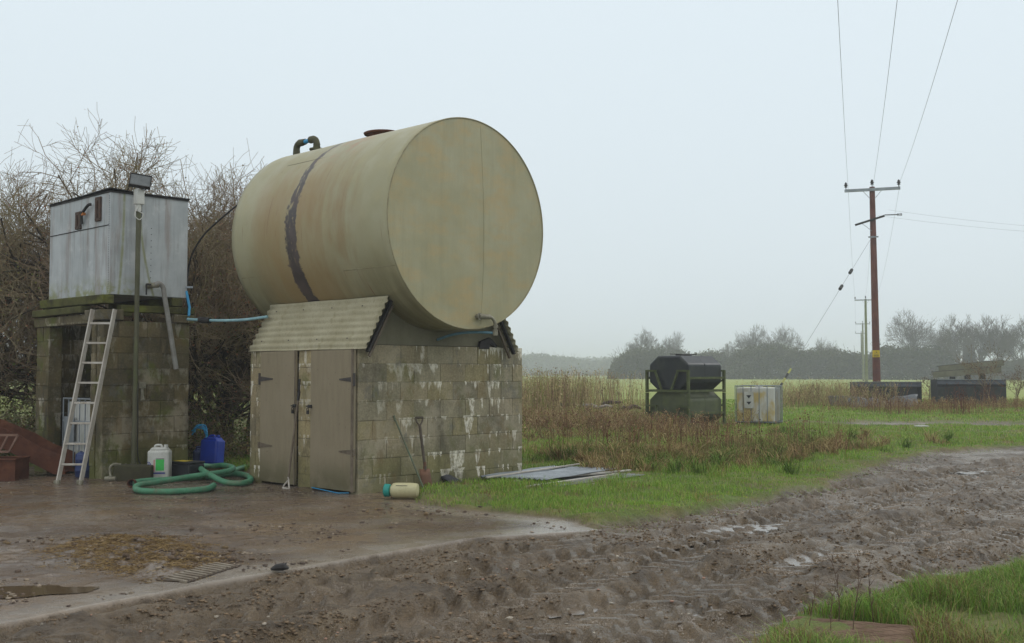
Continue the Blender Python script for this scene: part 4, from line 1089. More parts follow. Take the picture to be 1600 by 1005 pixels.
# ------------------------------------------------------------------ pipes and cable between tower and tank
s0 = sl @ Vector((.10, 2.5, 2.22))
pts = [P(293, 499, 16.6), P(312, 500, 16.5), P(340, 501, 16.3), P(380, 500, 16.0), P(418, 495, 15.8)]
t = thing('water_pipe', 'pale blue water pipe running from the tower top to the big tank', 'pipe', pts[0], 0)
iv = inv(t); m = MB(); m.tube(smooth_path([iv @ p for p in pts], 5), .021, 10); m.build('pipe', weathered('pale_blue_pipe', srgb(150, 188, 192), srgb(122, 160, 168), 6, .5), t, smooth=True)
m = MB(); m.tube([iv @ P(312, 500, 16.48), iv @ P(328, 501, 16.38)], .045, 10); m.build('joint', M_dark, t, smooth=True)
pts = [P(291, 455, 16.8), P(293, 465, 16.8), P(296, 480, 16.8), P(295, 494, 16.75)]
t = thing('riser_pipe', 'short bright blue pipe dropping past the corner of the galvanised tank', 'pipe', pts[-1], 0)
iv = inv(t); m = MB(); m.tube([iv @ p for p in pts], .02, 10); m.build('pipe', M_bluepipe, t, smooth=True)
m = MB(); m.bar(iv @ P(288, 449, 16.8), iv @ P(301, 449, 16.8), .04, .03); m.build('bracket', M_galv, t)
pts = [P(374, 318, 16.4), P(345, 342, 16.5), P(318, 368, 16.7), P(300, 398, 16.9), P(293, 430, 17.0), P(292, 462, 17.0), P(294, 490, 16.95)]
t = thing('black_hose', 'black hose sagging from the big tank down behind the galvanised tank', 'hose', pts[-1], 0)
iv = inv(t); m = MB(); m.tube(smooth_path([iv @ p for p in pts], 6), .014, 10); m.build('hose', M_dark, t, smooth=True)
# blue rope in the shrubs
pts = [P(302, 676, 17.4), P(308, 668, 17.4), P(316, 666, 17.4), P(321, 671, 17.4), P(322, 681, 17.4)]
t = thing('blue_rope', 'frayed light blue rope looped in the shrub beside the tower', 'rope', pts[0], 0)
iv = inv(t); m = MB()
for k in range(5):
    j = lambda: Vector((random.uniform(-.03, .03), random.uniform(-.03, .03), random.uniform(-.04, .03)))
    m.tube(smooth_path([iv @ p + j() for p in pts], 4), .010, 6)
m.build('strand', M_bluepipe, t, smooth=True)

# ------------------------------------------------------------------ stacked hexagonal tanks
hb = G(1074, 673)
def hextank(label, z0, sc_, mat, bodymat, legtop, drop, lidded):
    t = thing('liquid_tank', label, 'tank', (hb.x, hb.y, z0), ROT, 'stacked faceted tanks')
    W_, L_ = 1.28, 1.62
    # octagon in (y, z)
    oc_ = [(.0, .22), (.0, .70), (.28, .93), (W_ - .28, .93), (W_, .70), (W_, .22), (W_ - .26, .02), (.26, .02)]
    m = MB(); m.prism(oc_, .04, L_ - .04, 'x'); b = m.build('body', bodymat, t, bevel=.05)
    m = MB(); m.prism([(y * 1.004 - .003, z) for y, z in oc_], .8, .83, 'x'); m.build('moulding_rib', bodymat, t)
    if lidded:
        m = MB(); m.lathe([(.22, 0), (.22, .04), (.19, .05), (0, .055)], (L_ * .45, W_ * .5, .928), 24); m.bar((L_ * .1, W_ * .5, .975), (L_ * .8, W_ * .5, .975), .05, .02); m.build('lid', M_dark, t)
    for (x, y) in ((0, 0), (L_, 0), (0, W_), (L_, W_)):
        m = MB(); m.bx(x - .035, x + .035, y - .035 + (-.04 if y == 0 else .04), y + .035 + (-.04 if y == 0 else .04), drop, legtop); m.build('leg', mat, t, bevel=.004)
    m = MB(); ya, yb = -.04, W_ + .04
    for x in (0, L_):
        s = -1 if x == 0 else 1
        m.bar((x + s * .04, ya, .53), (x + s * .04, ya + .34, .53), .05, .05); m.bar((x + s * .04, yb, .53), (x + s * .04, yb - .34, .53), .05, .05)
        m.bar((x + s * .04, ya + .30, .53), (x + s * .04, ya + .52, .02), .05, .05); m.bar((x + s * .04, yb - .30, .53), (x + s * .04, yb - .52, .02), .05, .05)
        m.bar((x + s * .04, ya, .0), (x + s * .04, yb, .0), .06, .06)
    m.bar((0, ya - .0, .34), (L_, ya - .0, .34), .05, .06); m.bar((0, yb, .34), (L_, yb, .34), .05, .06)
    m.bar((0, ya, .0), (L_, ya, .0), .06, .06); m.bar((0, yb, .0), (L_, yb, .0), .06, .06)
    m.bar((L_, ya, .30), (L_ - .1, ya + .45, .05), .04, .04); m.build('frame', mat, t)
    return t
M_hx1 = weathered('black_tank_plastic', srgb(26, 30, 34), srgb(38, 42, 44), 1.5, .42, 0, .1, srgb(60, 64, 52), .5, (2, 2, 1))
M_hx2 = weathered('mossy_tank_plastic', srgb(82, 88, 56), srgb(62, 68, 48), 2, .6, 0, .15, srgb(86, 92, 52), .7, (2.5, 2.5, 1))
M_hxf = weathered('mossy_green_frame', srgb(84, 92, 54), srgb(66, 72, 44), 6, .85, 0, .3, srgb(110, 112, 70), .5, (6, 6, 3))
hextank('upper black faceted tank resting in a green frame stacked on another', 1.03, 1, M_hxf, M_hx1, .55, -.05, True)
hextank('lower moss-covered faceted tank in a green frame under the black one', .10, 1, M_hxf, M_hx2, .87, -.12, False)

# ------------------------------------------------------------------ black feed troughs at the right
def trough(label, px, py, L_, Hh, rz, front):
    c = G(px, py); t = thing('feed_trough', label, 'feed trough', (c.x, c.y, 0), rz, 'black troughs in the field')
    m = MB()
    m.add([(0, 0, .10), (L_, 0, .10), (L_, -.05, Hh * .72), (0, -.05, Hh * .72)], [(0, 1, 2, 3)]) if front else m.add([(0, .30, .05), (L_, .30, .05), (L_, .38, Hh), (0, .38, Hh)], [(0, 1, 2, 3)])
    m.add([(0, .0, .06), (L_, .0, .06), (L_, .6, .06), (0, .6, .06)], [(0, 1, 2, 3)])
    m.add([(0, .6, .06), (L_, .6, .06), (L_, .7, Hh), (0, .7, Hh)], [(0, 1, 2, 3)])
    m.build('body', M_black, t, solid=.03)
    for x in (0, L_):
        e = MB(); e.prism([(-.04, .02), (.68, .02), (.74, Hh), (.0, Hh)], x - .02, x + .02, 'x'); e.build('end_plate', M_black, t, bevel=.006)
    m = MB(); m.add([(.0, -.06, Hh - .22), (L_, -.06, Hh - .22), (L_, .02, Hh - .02), (0, .02, Hh - .02)], [(0, 1, 2, 3)]); m.build('front_lip', weathered('greyed_plastic', srgb(74, 80, 90), srgb(54, 58, 66), 3, .5), t, solid=.02)
    m = MB(); m.bar((0, -.02, Hh), (L_, -.02, Hh), .05, .035); m.build('edge_strip', M_galv, t)
    return t
trough('long black trough with a pale edge strip behind the crumpled sheet', 1336, 633, 3.12, 1.08, R(0), False)
trough('long black trough carrying two grey gutter beams at the right', 1465, 634, 3.2, 1.20, R(2), True)
c = G(1460, 634)
for i, (x0, z0, x1, z1, w_, h_, lab) in enumerate(((.05, 1.42, 3.25, 1.66, .35, .26, 'lower grey gutter beam resting on blocks over the right black trough'), (.35, 1.70, 3.42, 1.98, .35, .24, 'upper grey gutter beam tilted on top of the lower beam'))):
    t = thing('gutter_beam', lab, 'beam', (c.x, c.y, 0), R(2), 'grey gutter beams')
    m = MB(); d = Vector((x1 - x0, 0, z1 - z0)); a = Vector((x0, .2 + .1 * i, z0)); b = a + d
    mg = weathered('grey_beige_metal' + str(i), srgb(128, 126, 108), srgb(108, 106, 92), 2, .7)
    m.bar(a + Vector((0, 0, 0)), b, .03, h_); m.build('web', mg, t)
    for s in (-1, 1):
        e = MB(); o = Vector((0, .10, s * h_ / 2)); e.bar(a + o, b + o, .22, .03); e.build('flange', M_dark if s > 0 else mg, t)
for i, x in enumerate((.95, 1.65, 2.35)):
    t = thing('spacer_block', ['left', 'middle', 'right'][i] + ' one of three small dark spacer blocks between trough and gutter beams', 'block', (c.x + x, c.y + .25, 1.2), R(2), 'spacer blocks')
    m = MB(); m.bx(-.09, .09, -.12, .12, .0, .10 + .07 * i + .04, .01); m.build('block', M_dark, t)
# crumpled sheets in front of the left trough
for i, (px0, px1, py0, zt_, mat, lab, nm) in enumerate(((1330, 1440, 639, .40, weathered('crumpled_grey_sheet', srgb(96, 100, 104), srgb(70, 74, 78), 3, .5), 'crumpled grey plastic sheet lying before the left black trough', 'plastic_sheet'),
                                       (1298, 1345, 638, .55, weathered('mossy_board', srgb(90, 84, 62), srgb(66, 62, 50), 3, .9), 'low brown board lying left of the black trough among weeds', 'board'))):
    a = G(px0, py0); b = G(px1, py0); L_ = (b - a).length
    t = thing(nm, lab, 'sheet' if i == 0 else 'board', a, 0)
    vs = []; nx_, ny_ = 26, 6
    for k in range(nx_ + 1):
        for j in range(ny_ + 1):
            u = k / nx_; v = j / ny_
            if i == 0: z = .06 + .30 * v * (1 + .35 * math.sin(u * 9)) + .14 * u * v + .05 * math.sin(u * 21 + v * 6) * v
            else: z = .08 + zt_ * v * .8
            vs.append((L_ * u + .08 * math.sin(v * 5 + u * 8) * (i == 0), .5 * v, z))
    m = MB(); m.add(vs, [(k * (ny_ + 1) + j, (k + 1) * (ny_ + 1) + j, (k + 1) * (ny_ + 1) + j + 1, k * (ny_ + 1) + j + 1) for k in range(nx_) for j in range(ny_)]); m.build('sheet' if i == 0 else 'board', mat, t, smooth=True, solid=.02)
c2 = G(1428, 638)
t = thing('tyre_section', 'dark curved plastic arch at the right end of the left trough', 'plastic arch', c2, 0)
m = MB(); m.tube([(.28 * math.cos(a), -.1, .28 * math.sin(a) + .05) for a in [math.pi * k / 12 for k in range(13)]], .07, 8); m.build('arch', M_black, t, smooth=True)
# white scrap on the field
g = G(1440, 673); t = thing('white_board', 'small white scrap board lying flat on the green grass', 'board', g, R(8))
m = MB(); m.bx(-.15, .15, -.12, .12, .11, .135); m.build('board', M_white, t)
# ribbed slab in the near right corner
A_ = G(1180, 1004); B_ = G(1240, 981); C_ = G(1380, 993)
dx = (C_ - B_); t = thing('ribbed_slab', 'pinkish ribbed slab half buried in the grass at the bottom edge', 'slab', B_ + Vector((0, 0, .035)), math.atan2(dx.y, dx.x))
M_slab = weathered('pinkish_rubber_mat', srgb(148, 124, 104), srgb(118, 96, 80), 6, .9, 0, .4, srgb(92, 74, 60), .6, (2, 9, 9))
m = MB(); m.bx(0, .72, -.62, 0, -.02, .03); m.build('slab', M_slab, t, bevel=.006)
m = MB()
for i in range(16):
    y = -.02 - i * .038; p = [(.02 + .68 * k / 14, y + .008 * math.sin(k * 1.7 + i * 2.1), .032) for k in range(15)]; m.tube(p, .007, 5)
m.build('ribs', M_slab, t)

# slotted drain grate at the yard edge
ga = G(272, 909); gb2 = G(352, 884); dv_ = gb2 - ga; L_ = dv_.length
t = thing('drain_grate', 'short drain grate of pale slanted bars beside the straw on the yard edge', 'drain grate', ga, math.atan2(dv_.y, dv_.x))
m = MB(); m.bx(-.02, L_ + .02, -.13, .13, .004, .010); m.build('recess_shade_bed', weathered('recess_shade_mud', srgb(62, 50, 40), srgb(80, 66, 52), 9, .5), t)  # mud between the bars, coloured dark to stand for the shaded recess
for i in range(11):
    x = .02 + (L_ - .04) * i / 10
    m = MB(); m.bar((x - .05, -.12, .010), (x + .04, .12, .010), .026, .022); m.build('bar', weathered('drain_bar' + str(i), srgb(142, 132, 116), srgb(104, 90, 74), 8, .6, 0, .2), t, bevel=.004)
# ------------------------------------------------------------------ utility poles and wires
X1, Y1 = P(1370, 583, 56)[0], 56.0
PDX, PDY = 25.2, 83.0
line_rz = math.atan2(PDY, PDX) - math.pi / 2
def pole_mesh(label, loc, hgt, mat, full, prefix_grp='utility poles along the line'):
    t = thing('utility_pole', label, 'utility pole', loc, line_rz, prefix_grp)
    m = MB(); m.tube([(0, 0, -.3), (0, 0, hgt * .5), (0, 0, hgt)], [.195, .165, .13], 16); m.build('pole', mat, t, smooth=True)
    m = MB(); m.bx(-1.32, 1.32, -.20, -.10, hgt - .22, hgt - .08); m.build('crossarm', M_galv, t)
    m = MB()
    for s in (-1, 1): m.bar((s * .45, -.16, hgt - .20), (s * .1, -.16, hgt - .62), .05, .02)
    m.build('brace', M_galv, t)
    for x, z in ((-1.25, hgt - .08), (0, hgt + .02), (1.25, hgt - .08)):
        m = MB(); m.tube([(x, -.15 if x else 0, z - .02), (x, -.15 if x else 0, z + .12)], .02, 8)
        m.lathe([(.05, 0), (.09, .02), (.05, .05), (.06, .08), (.11, .10), (.05, .15), (.07, .17), (.05, .22), (.02, .26)], (x, -.15 if x else 0, z + .1), 16); m.build('insulator', M_dark, t, smooth=True)
    return t
M_pole = weathered('creosoted_pole', srgb(112, 66, 56), srgb(82, 50, 46), 1.5, .85, 0, .3, srgb(138, 100, 92), .5, (3, 3, .3))
M_pole2 = weathered('greenish_pole', srgb(128, 132, 96), srgb(104, 108, 78), 1.5, .9, 0, .2)
HP = 10.75
up = pole_mesh('tall reddish-brown utility pole with a yellow warning sign behind the troughs', (X1, Y1, 0), HP, M_pole, True)
up.rotation_euler[1] = R(-.5)
m = MB(); c = Vector((0, 0, HP - 1.6))
m.bar(c + Vector((-.85, -.1, -.28)), c + Vector((.55, -.25, .10)), .10, .09); m.build('lower_bracket', M_dark, up)
m = MB(); m.bar(c + Vector((-.5, -.14, -.24)), c + Vector((-.05, -.16, -.62)), .05, .02); m.bx(-.24, .24, -.2, -.17, HP - 2.55, HP - 2.48); m.build('bracket_stay', M_galv, up)
m = MB(); m.tube([c + Vector((.55, -.25, .14)), c + Vector((1.2, -.3, .12))], .025, 8)
for k in range(4): m.tube([c + Vector((1.15 + .06 * k, -.3, .12)), c + Vector((1.18 + .06 * k, -.3, .12))], .07, 10)
m.build('tension_insulator', M_dark, up)
zs = P(1371, 553, 56)[2]
m = MB(); m.bx(-.17, .17, -.225, -.205, zs - .17, zs + .17); sg = m.build('warning_sign', weathered('yellow_sign', srgb(214, 184, 40), srgb(204, 172, 36)), up)
m = MB()
tri = [(-.11, zs - .03), (.11, zs - .03), (0, zs + .14)]
for a, b in ((0, 1), (1, 2), (2, 0)): m.bar((tri[a][0], -.229, tri[a][1]), (tri[b][0], -.229, tri[b][1]), .006, .022, (0, 1, 0))
m.add([(-.005, -.230, zs + .085), (.025, -.230, zs + .085), (.0, -.230, zs + .04), (.03, -.230, zs + .04), (-.015, -.230, zs - .01), (-.0, -.230, zs + .03), (-.03, -.230, zs + .03)], [(0, 1, 3, 2), (6, 5, 4)])
m.bx(-.12, .12, -.229, -.226, zs - .08, zs - .06); m.bx(-.12, .12, -.229, -.226, zs - .13, zs - .105); m.build('sign_mark', M_rubber, sg)
poles = [(X1, Y1)]
labs = ['second utility pole, greenish and just left of the red-brown pole', 'third utility pole, small and hazy beyond the greenish one', 'farthest and smallest utility pole in the line over the field']
for k, (px, ptop) in enumerate(((1354, 467), (1349, 505), (1346.5, 520))):
    Yk = (HP - EYE) * FPX / (583 - ptop); q = P(px, 583, Yk)
    if k == 0: pr = pole_mesh(labs[0], (q.x, q.y, 0), HP, M_pole2, False)
    else:
        pr2 = copy_tree(pr); pr2.location = (q.x, q.y, 0); pr2['label'] = labs[k]
    poles.append((q.x, q.y))
M_wire = weathered('wire', srgb(120, 124, 128), srgb(100, 104, 108), 5, .6)
bx_, by_ = X1 - PDX * 1.15, Y1 - PDY * 1.15
dirp = Vector((math.cos(line_rz), math.sin(line_rz), 0))
def span(a, b, sag, n=24): return [a.lerp(b, i / n) - Vector((0, 0, 4 * sag * (i / n) * (1 - i / n))) for i in range(n + 1)]
for k, (o, zz, lab) in enumerate(((-1.25, HP + .28, 'leftmost overhead power wire passing over the poles'), (0, HP + .36, 'middle overhead power wire running along the pole tops'), (1.25, HP + .28, 'rightmost overhead power wire passing over the poles'))):
    pts = [Vector((bx_, by_, zz)) + dirp * o] + [Vector((x, y, zz)) + dirp * o for x, y in poles]
    t = thing('power_wire', lab, 'power line', (X1, Y1, 0), 0, 'overhead wires'); iv = inv(t); m = MB()
    for i in range(len(pts) - 1): m.tube([iv @ p for p in span(pts[i], pts[i + 1], 1.6 if i == 0 else 1.0, 30)], .006, 5)
    m.build('wire', M_wire, t)
for k, (pya, pyb, pxa) in enumerate(((328, 330, 1388), (337, 342, 1372))):
    a = P(pxa, pya, 55.9); b = P(2100, 360 + 10 * k, 52)
    t = thing('service_wire', ['upper thin service wire leaving the pole to the right', 'lower thin service wire leaving the pole to the right'][k], 'power line', a, 0, 'service wires'); iv = inv(t)
    m = MB(); m.tube([iv @ p for p in span(a, b, .55 if k == 0 else .5)], .004, 5); m.build('wire', M_wire, t)
a = Vector((X1 - .1, Y1 - .1, HP - 2.4)); b = G(1196, 641)
t = thing('stay_wire', 'slanting stay wire with two black insulators left of the brown pole', 'stay wire', b, 0); iv = inv(t)
m = MB(); m.tube([iv @ a, iv @ b], .008, 6); m.build('wire', M_wire, t)
for f in (.245, .345):
    c = iv @ a.lerp(b, f); d = (b - a).normalized(); m = MB(); m.tube([c - d * .16, c + d * .16], .075, 10); m.build('insulator', M_dark, t)
m = MB(); d = (b - a).normalized(); f0 = a.lerp(b, .80); f1 = a.lerp(b, .99)
k = 8; M_yg = weathered('faded_yellow_guard', srgb(176, 176, 92), srgb(150, 150, 80))
for i in range(k):
    m = MB(); m.tube([iv @ f0.lerp(f1, i / k), iv @ f0.lerp(f1, (i + 1) / k)], .044 + .001 * (i % 2), 8)
    m.build('dark_guard' if i % 2 else 'yellow_guard', M_dark if i % 2 else M_yg, t)

# ------------------------------------------------------------------ foliage builders (numpy)
def seg_mesh(S, n=3):
    """S (m,8): p0 p1 r0 r1 -> prism mesh"""
    p0, p1, r0, r1 = S[:, 0:3], S[:, 3:6], S[:, 6], S[:, 7]
    d = p1 - p0; d /= np.linalg.norm(d, axis=1)[:, None] + 1e-9
    u = np.where(np.abs(d[:, 2:3]) < .9, np.array([[0, 0, 1.]]), np.array([[1., 0, 0]]))
    x = np.cross(d, u); x /= np.linalg.norm(x, axis=1)[:, None] + 1e-9; y = np.cross(d, x)
    m = len(S); V = np.zeros((m, 2 * n, 3))
    for j in range(n):
        a = 2 * np.pi * j / n; o = x * math.cos(a) + y * math.sin(a)
        V[:, j] = p0 + o * r0[:, None]; V[:, n + j] = p1 + o * r1[:, None]
    b = (np.arange(m) * 2 * n)[:, None]
    Q = np.concatenate([b + np.array([[j, (j + 1) % n, n + (j + 1) % n, n + j]]) for j in range(n)], 0)
    return V.reshape(-1, 3), Q
def grow(rnd, p, d, L, r, depth, out, wob, up, spread, kids, minr, drop=.0, shrink=(.62, .85), nseg=3, tips=None, lim=None):
    """recursive limb"""
    p = np.array(p, float); d = np.array(d, float)
    pts = [p]; rr = [r]
    for i in range(nseg):
        d = d + rnd.normal(0, wob, 3) + np.array([0, 0, up]); d /= np.linalg.norm(d)
        q = p + d * L / nseg; r2 = max(r * (1 - .35 / nseg), minr)
        if lim is not None and lim(q) > 1:
            if i == 0: return
            break
        out.append((*p, *q, r, r2)); p = q; r = r2; pts.append(q); rr.append(r)
    if depth == 0:
        if tips is not None: tips.append(p)
        return
    for k in range(kids[depth - 1] if isinstance(kids, (list, tuple)) else kids):
        ns_ = len(pts) - 1; at = rnd.uniform(.3, 1.0); i = min(int(at * ns_), ns_ - 1); f = at * ns_ - i
        q = pts[i] * (1 - f) + pts[i + 1] * f
        a = rnd.normal(0, 1, 3); a -= d * np.dot(a, d); a /= np.linalg.norm(a) + 1e-9
        s = rnd.uniform(*spread); nd = d * math.cos(s) + a * math.sin(s); nd[2] -= drop
        nd /= np.linalg.norm(nd)
        grow(rnd, q, nd, L * rnd.uniform(*shrink), max(rr[i] * .62, minr), depth - 1, out, wob, up, spread, kids, minr, drop, shrink, nseg, tips, lim)
def flecks(rnd, C, size, cols, flat=.0):
    """triangles/quads of leaf size at points C"""
    m = len(C); a = rnd.normal(0, 1, (m, 3)); a /= np.linalg.norm(a, axis=1)[:, None]
    b = np.cross(a, rnd.normal(0, 1, (m, 3))); b /= np.linalg.norm(b, axis=1)[:, None] + 1e-9
    s = size * rnd.uniform(.5, 1.3, (m, 1))
    V = np.stack([C - a * s * .5, C + b * s * .35, C + a * s * .5, C - b * s * .35], 1).reshape(-1, 3)
    Q = np.arange(m * 4).reshape(m, 4)
    return V, Q, np.repeat(cols, 4, 0)
M_leaf = leafmat('leaf', .8, .2)
M_grass = leafmat('grass_blade', .6, .3, .25)
M_dry = leafmat('dry_stem', .9, .15, .1)
def bark(name, c1, c2): return weathered(name, c1, c2, 3, .95, 0, .3, srgb(94, 98, 62), .3, (2, 2, 2), 40, .1)
M_bark = bark('hawthorn_bark', srgb(82, 74, 62), srgb(60, 52, 44))
M_twig = weathered('hawthorn_twig', srgb(136, 116, 98), srgb(144, 134, 102), .9, .95, 0, 0, None, .3, (1, 1, 1), 60, .1)

# ------------------------------------------------------------------ hawthorn trees behind the tower
def hawthorn(seed, H, W, low=False):
    rnd = np.random.default_rng(seed); S = []; tips = []
    ph = rnd.uniform(0, 6, 6)
    def lim(q):
        an = math.atan2(q[1], q[0])
        return math.sqrt((math.hypot(q[0], q[1]) / W) ** 2 + (max(q[2], 0) / H) ** 2.2) / (1 + .10 * math.sin(an * 3 + ph[0] + q[2]) + .08 * math.sin(an * 7 + ph[1] - q[2] * 2)) + .05 * rnd.normal()
    for k in range(8):
        a = rnd.uniform(0, 2 * np.pi); rr_ = rnd.uniform(0, .35)
        lean = rnd.uniform(.15, .75) * (W / H)
        grow(rnd, (rr_ * math.cos(a), rr_ * math.sin(a), -.1), (lean * math.cos(a), lean * math.sin(a), 1), H * rnd.uniform(.44, .54), .07 * rnd.uniform(.6, 1.2), 5, S, .20, .05, (.35, 1.15), [6, 4, 4, 4, 4], .0032, .02, (.56, .80), 3, tips, lim)
    S = np.array(S)
    S = S[(S[:, 5] > -.05) | (S[:, 6] > .02)]
    big = S[:, 6] > .012
    return S[big], S[~big], np.array(tips)
def haw_thing(base, label, loc, rz, sxy, sz):
    t = copy_tree(base) if base is not None else None
    return t
def make_haw(seed, H, W, label, loc, rz):
    big, small, tips = hawthorn(seed, H, W)
    rnd = np.random.default_rng(seed + 99)
    t = thing('hawthorn_tree', label, 'tree', loc, rz, 'bare hawthorn trees behind the tower')
    V, Q = seg_mesh(big, 5); np_mesh('trunk', V, Q, M_bark, t, None, True)
    V, Q = seg_mesh(small, 3); np_mesh('twigs', V, Q, M_twig, t, None, True)
    # sparse lichen, buds and last leaves in clumps
    mid = (small[:, 0:3] + small[:, 3:6]) / 2
    mid = mid[rnd.random(len(mid)) < .9]
    C = np.concatenate([mid + rnd.normal(0, .05, mid.shape) for _ in range(1)], 0)
    hz = C[:, 2] / H; rad = np.hypot(C[:, 0], C[:, 1]) / W
    f = fbm(C[:, 0] * 1.1 + seed, C[:, 2] * 1.1 + C[:, 1] * .6, 1, 3, seed)
    keep = rnd.random(len(C)) < np.clip(.5 - .4 * sstep(hz, .5, .95) - .55 * sstep(hz, .35, .1) + .5 * f, .03, 1)
    C = C[keep]; f = f[keep]; hz = hz[keep]
    ca = np.array(srgb(132, 126, 72)); cb_ = np.array(srgb(148, 100, 78)); cc = np.array(srgb(104, 108, 58))
    w1 = sstep(f + rnd.normal(0, .25, len(f)), -.3, .3)[:, None]
    w2 = (rnd.random(len(f))[:, None] < .3)
    cols = ca * (1 - w1) + cb_ * w1; cols = np.where(w2, cc, cols); cols = cols * rnd.uniform(.7, 1.25, (len(C), 1))
    V, Q, cl = flecks(rnd, C, .034, cols); np_mesh('crown', V, Q, M_leaf, t, cl)
    return t
haws = [make_haw(3, 6.1, 3.5, 'tall bare hawthorn tree rising directly behind the galvanised tank', (-7.3, 20.6, 0), .3),
        make_haw(5, 4.6, 2.8, 'bare hawthorn tree between the block tower and the big tank', (-5.0, 20.3, 0), 1.1),
        make_haw(8, 5.3, 3.4, 'bare hawthorn tree at the left edge behind the rusty chute', (-10.2, 20.8, 0), 2.0)]
for i, (b, loc, rz, s, lab) in enumerate(((0, (-12.8, 22.3, 0), 2.2, .84, 'farthest left hawthorn tree cut by the picture edge'), (1, (-8.8, 22.6, 0), 4.0, 1.02, 'background hawthorn tree seen left of the galvanised tank'),
                            (2, (-6.0, 22.4, 0), 1.0, 1.06, 'background hawthorn tree seen right of the galvanised tank'), (1, (-3.9, 21.8, 0), 5.1, .72, 'lower hawthorn tree nearest the big tank far end'), (1, (-11.3, 19.6, 0), 5.4, .72, 'low hawthorn shrub over the rusty chute at the left'))):
    c = copy_tree(haws[b]); c.location = loc; c.rotation_euler[2] = rz; c.scale = (s, s, s); c['label'] = lab
# bramble scrub under the hawthorns
def bramble(seed, loc, W, H, label, n=55, group='bramble bushes under the hawthorns'):
    rnd = np.random.default_rng(seed); S = []
    for k in range(n):
        a = rnd.uniform(0, 2 * np.pi); d = (math.cos(a) * .6, math.sin(a) * .6, 1)
        grow(rnd, (rnd.normal(0, W * .4), rnd.normal(0, W * .22), 0), d, H * rnd.uniform(.6, 1.1), .008, 2, S, .22, -.10, (.4, 1.1), 3, .0025, .1)
    S = np.array(S); t = thing('bramble_bush', label, 'bush', loc, 0, group)
    V, Q = seg_mesh(S, 3); np_mesh('stems', V, Q, M_twig, t)
    mid = S[:, 3:6]; C = np.repeat(mid, 4, 0) + rnd.normal(0, .06, (len(mid) * 4, 3)); C = C[C[:, 2] > .02]
    C = C[rnd.random(len(C)) < .8]
    pal_ = np.array([srgb(92, 106, 54), srgb(116, 116, 64), srgb(118, 96, 66), srgb(76, 86, 46)])
    cols = pal_[rnd.integers(0, 4, len(C))] * rnd.uniform(.7, 1.2, (len(C), 1))
    V, Q, cl = flecks(rnd, C, .05, cols); np_mesh('leaves', V, Q, M_leaf, t, cl); return t
bramble(1, (-4.6, 18.8, 0), 1.1, .8, 'dark bramble bush between the tower and the shed')
bramble(2, (-7.8, 18.9, 0), 1.6, .9, 'dark bramble bush behind the rusty chute')
bramble(4, (-10.3, 18.6, 0), 1.6, .8, 'bramble bush at the far left edge under the hawthorns')

# ------------------------------------------------------------------ blades of grass
def blades(rnd, X, Y, hgt, wid, lean, cols, tipc=None, zoff=-.01, curl=1.0):
    """curved blade: 3 levels, 5 verts, 3 faces (as tris)"""
    m = len(X); Z, _, _ = height(X, Y); a = rnd.uniform(0, 2 * np.pi, m); b = a + np.pi / 2 + rnd.normal(0, .5, m)
    h = hgt * rnd.uniform(.45, 1.25, m); w = wid * rnd.uniform(.6, 1.3, m); l = h * lean * rnd.uniform(.2, 1.6, m)
    dx, dy = np.cos(a), np.sin(a); wx, wy = np.cos(b) * w / 2, np.sin(b) * w / 2
    V = np.zeros((m, 5, 3))
    V[:, 0] = np.stack([X - wx, Y - wy, Z + zoff], 1); V[:, 1] = np.stack([X + wx, Y + wy, Z + zoff], 1)
    mx, my, mz = X + dx * l * .35, Y + dy * l * .35, Z + h * .6
    V[:, 2] = np.stack([mx - wx * .8, my - wy * .8, mz], 1); V[:, 3] = np.stack([mx + wx * .8, my + wy * .8, mz], 1)
    V[:, 4] = np.stack([X + dx * l, Y + dy * l, Z + h * (1 - .35 * lean * curl * rnd.uniform(0, 1, m))], 1)
    b0 = (np.arange(m) * 5)[:, None]
    T = np.concatenate([b0 + np.array([[0, 1, 3]]), b0 + np.array([[0, 3, 2]]), b0 + np.array([[2, 3, 4]])], 0)
    C = np.repeat(cols[:, None, :], 5, 1)
    if tipc is not None: C[:, 4] = C[:, 4] * .4 + tipc * .6
    return V.reshape(-1, 3), T, C.reshape(-1, 3)
def joinm(parts):
    Vs, Ts, Cs = [], [], []; b = 0
    for V, T, C in parts: Vs.append(V); Ts.append(T + b); Cs.append(C); b += len(V)
    return np.concatenate(Vs), np.concatenate(Ts), np.concatenate(Cs)
def scatter(rnd, n, x0, x1, y0, y1, power=1.0):
    """denser towards y0"""
    u = rnd.random(n); Y = 1 / ((1 / y0) * (1 - u) + (1 / y1) * u) if power else y0 + (y1 - y0) * u
    X = rnd.uniform(x0, x1, n) ; return X, Y
GREEN = np.array([srgb(104, 138, 50), srgb(124, 156, 64), srgb(138, 148, 78), srgb(88, 112, 46), srgb(164, 156, 100)])
def grass_cols(rnd, X, Y, m, dryness=.0):
    f = fbm(X, Y, .5, 3, 60); g2 = fbm(X, Y, 1.6, 3, 61)
    i = rnd.choice(5, m, p=[.30, .32, .2, .12, .06]); c = GREEN[i] * np.array([1.2, 1.22, 1.0])
    dry = np.clip(sstep(g2 + dryness, .05, .6), 0, 1)[:, None]
    dc = np.array([srgb(160, 142, 92), srgb(134, 112, 72), srgb(118, 94, 62)])[rnd.integers(0, 3, m)]
    pick = rnd.random((m, 1)) < dry * .8
    c = np.where(pick, dc, c)
    return c * (1 + .22 * f[:, None]) * rnd.uniform(.75, 1.2, (m, 1))
rnd = np.random.default_rng(77)
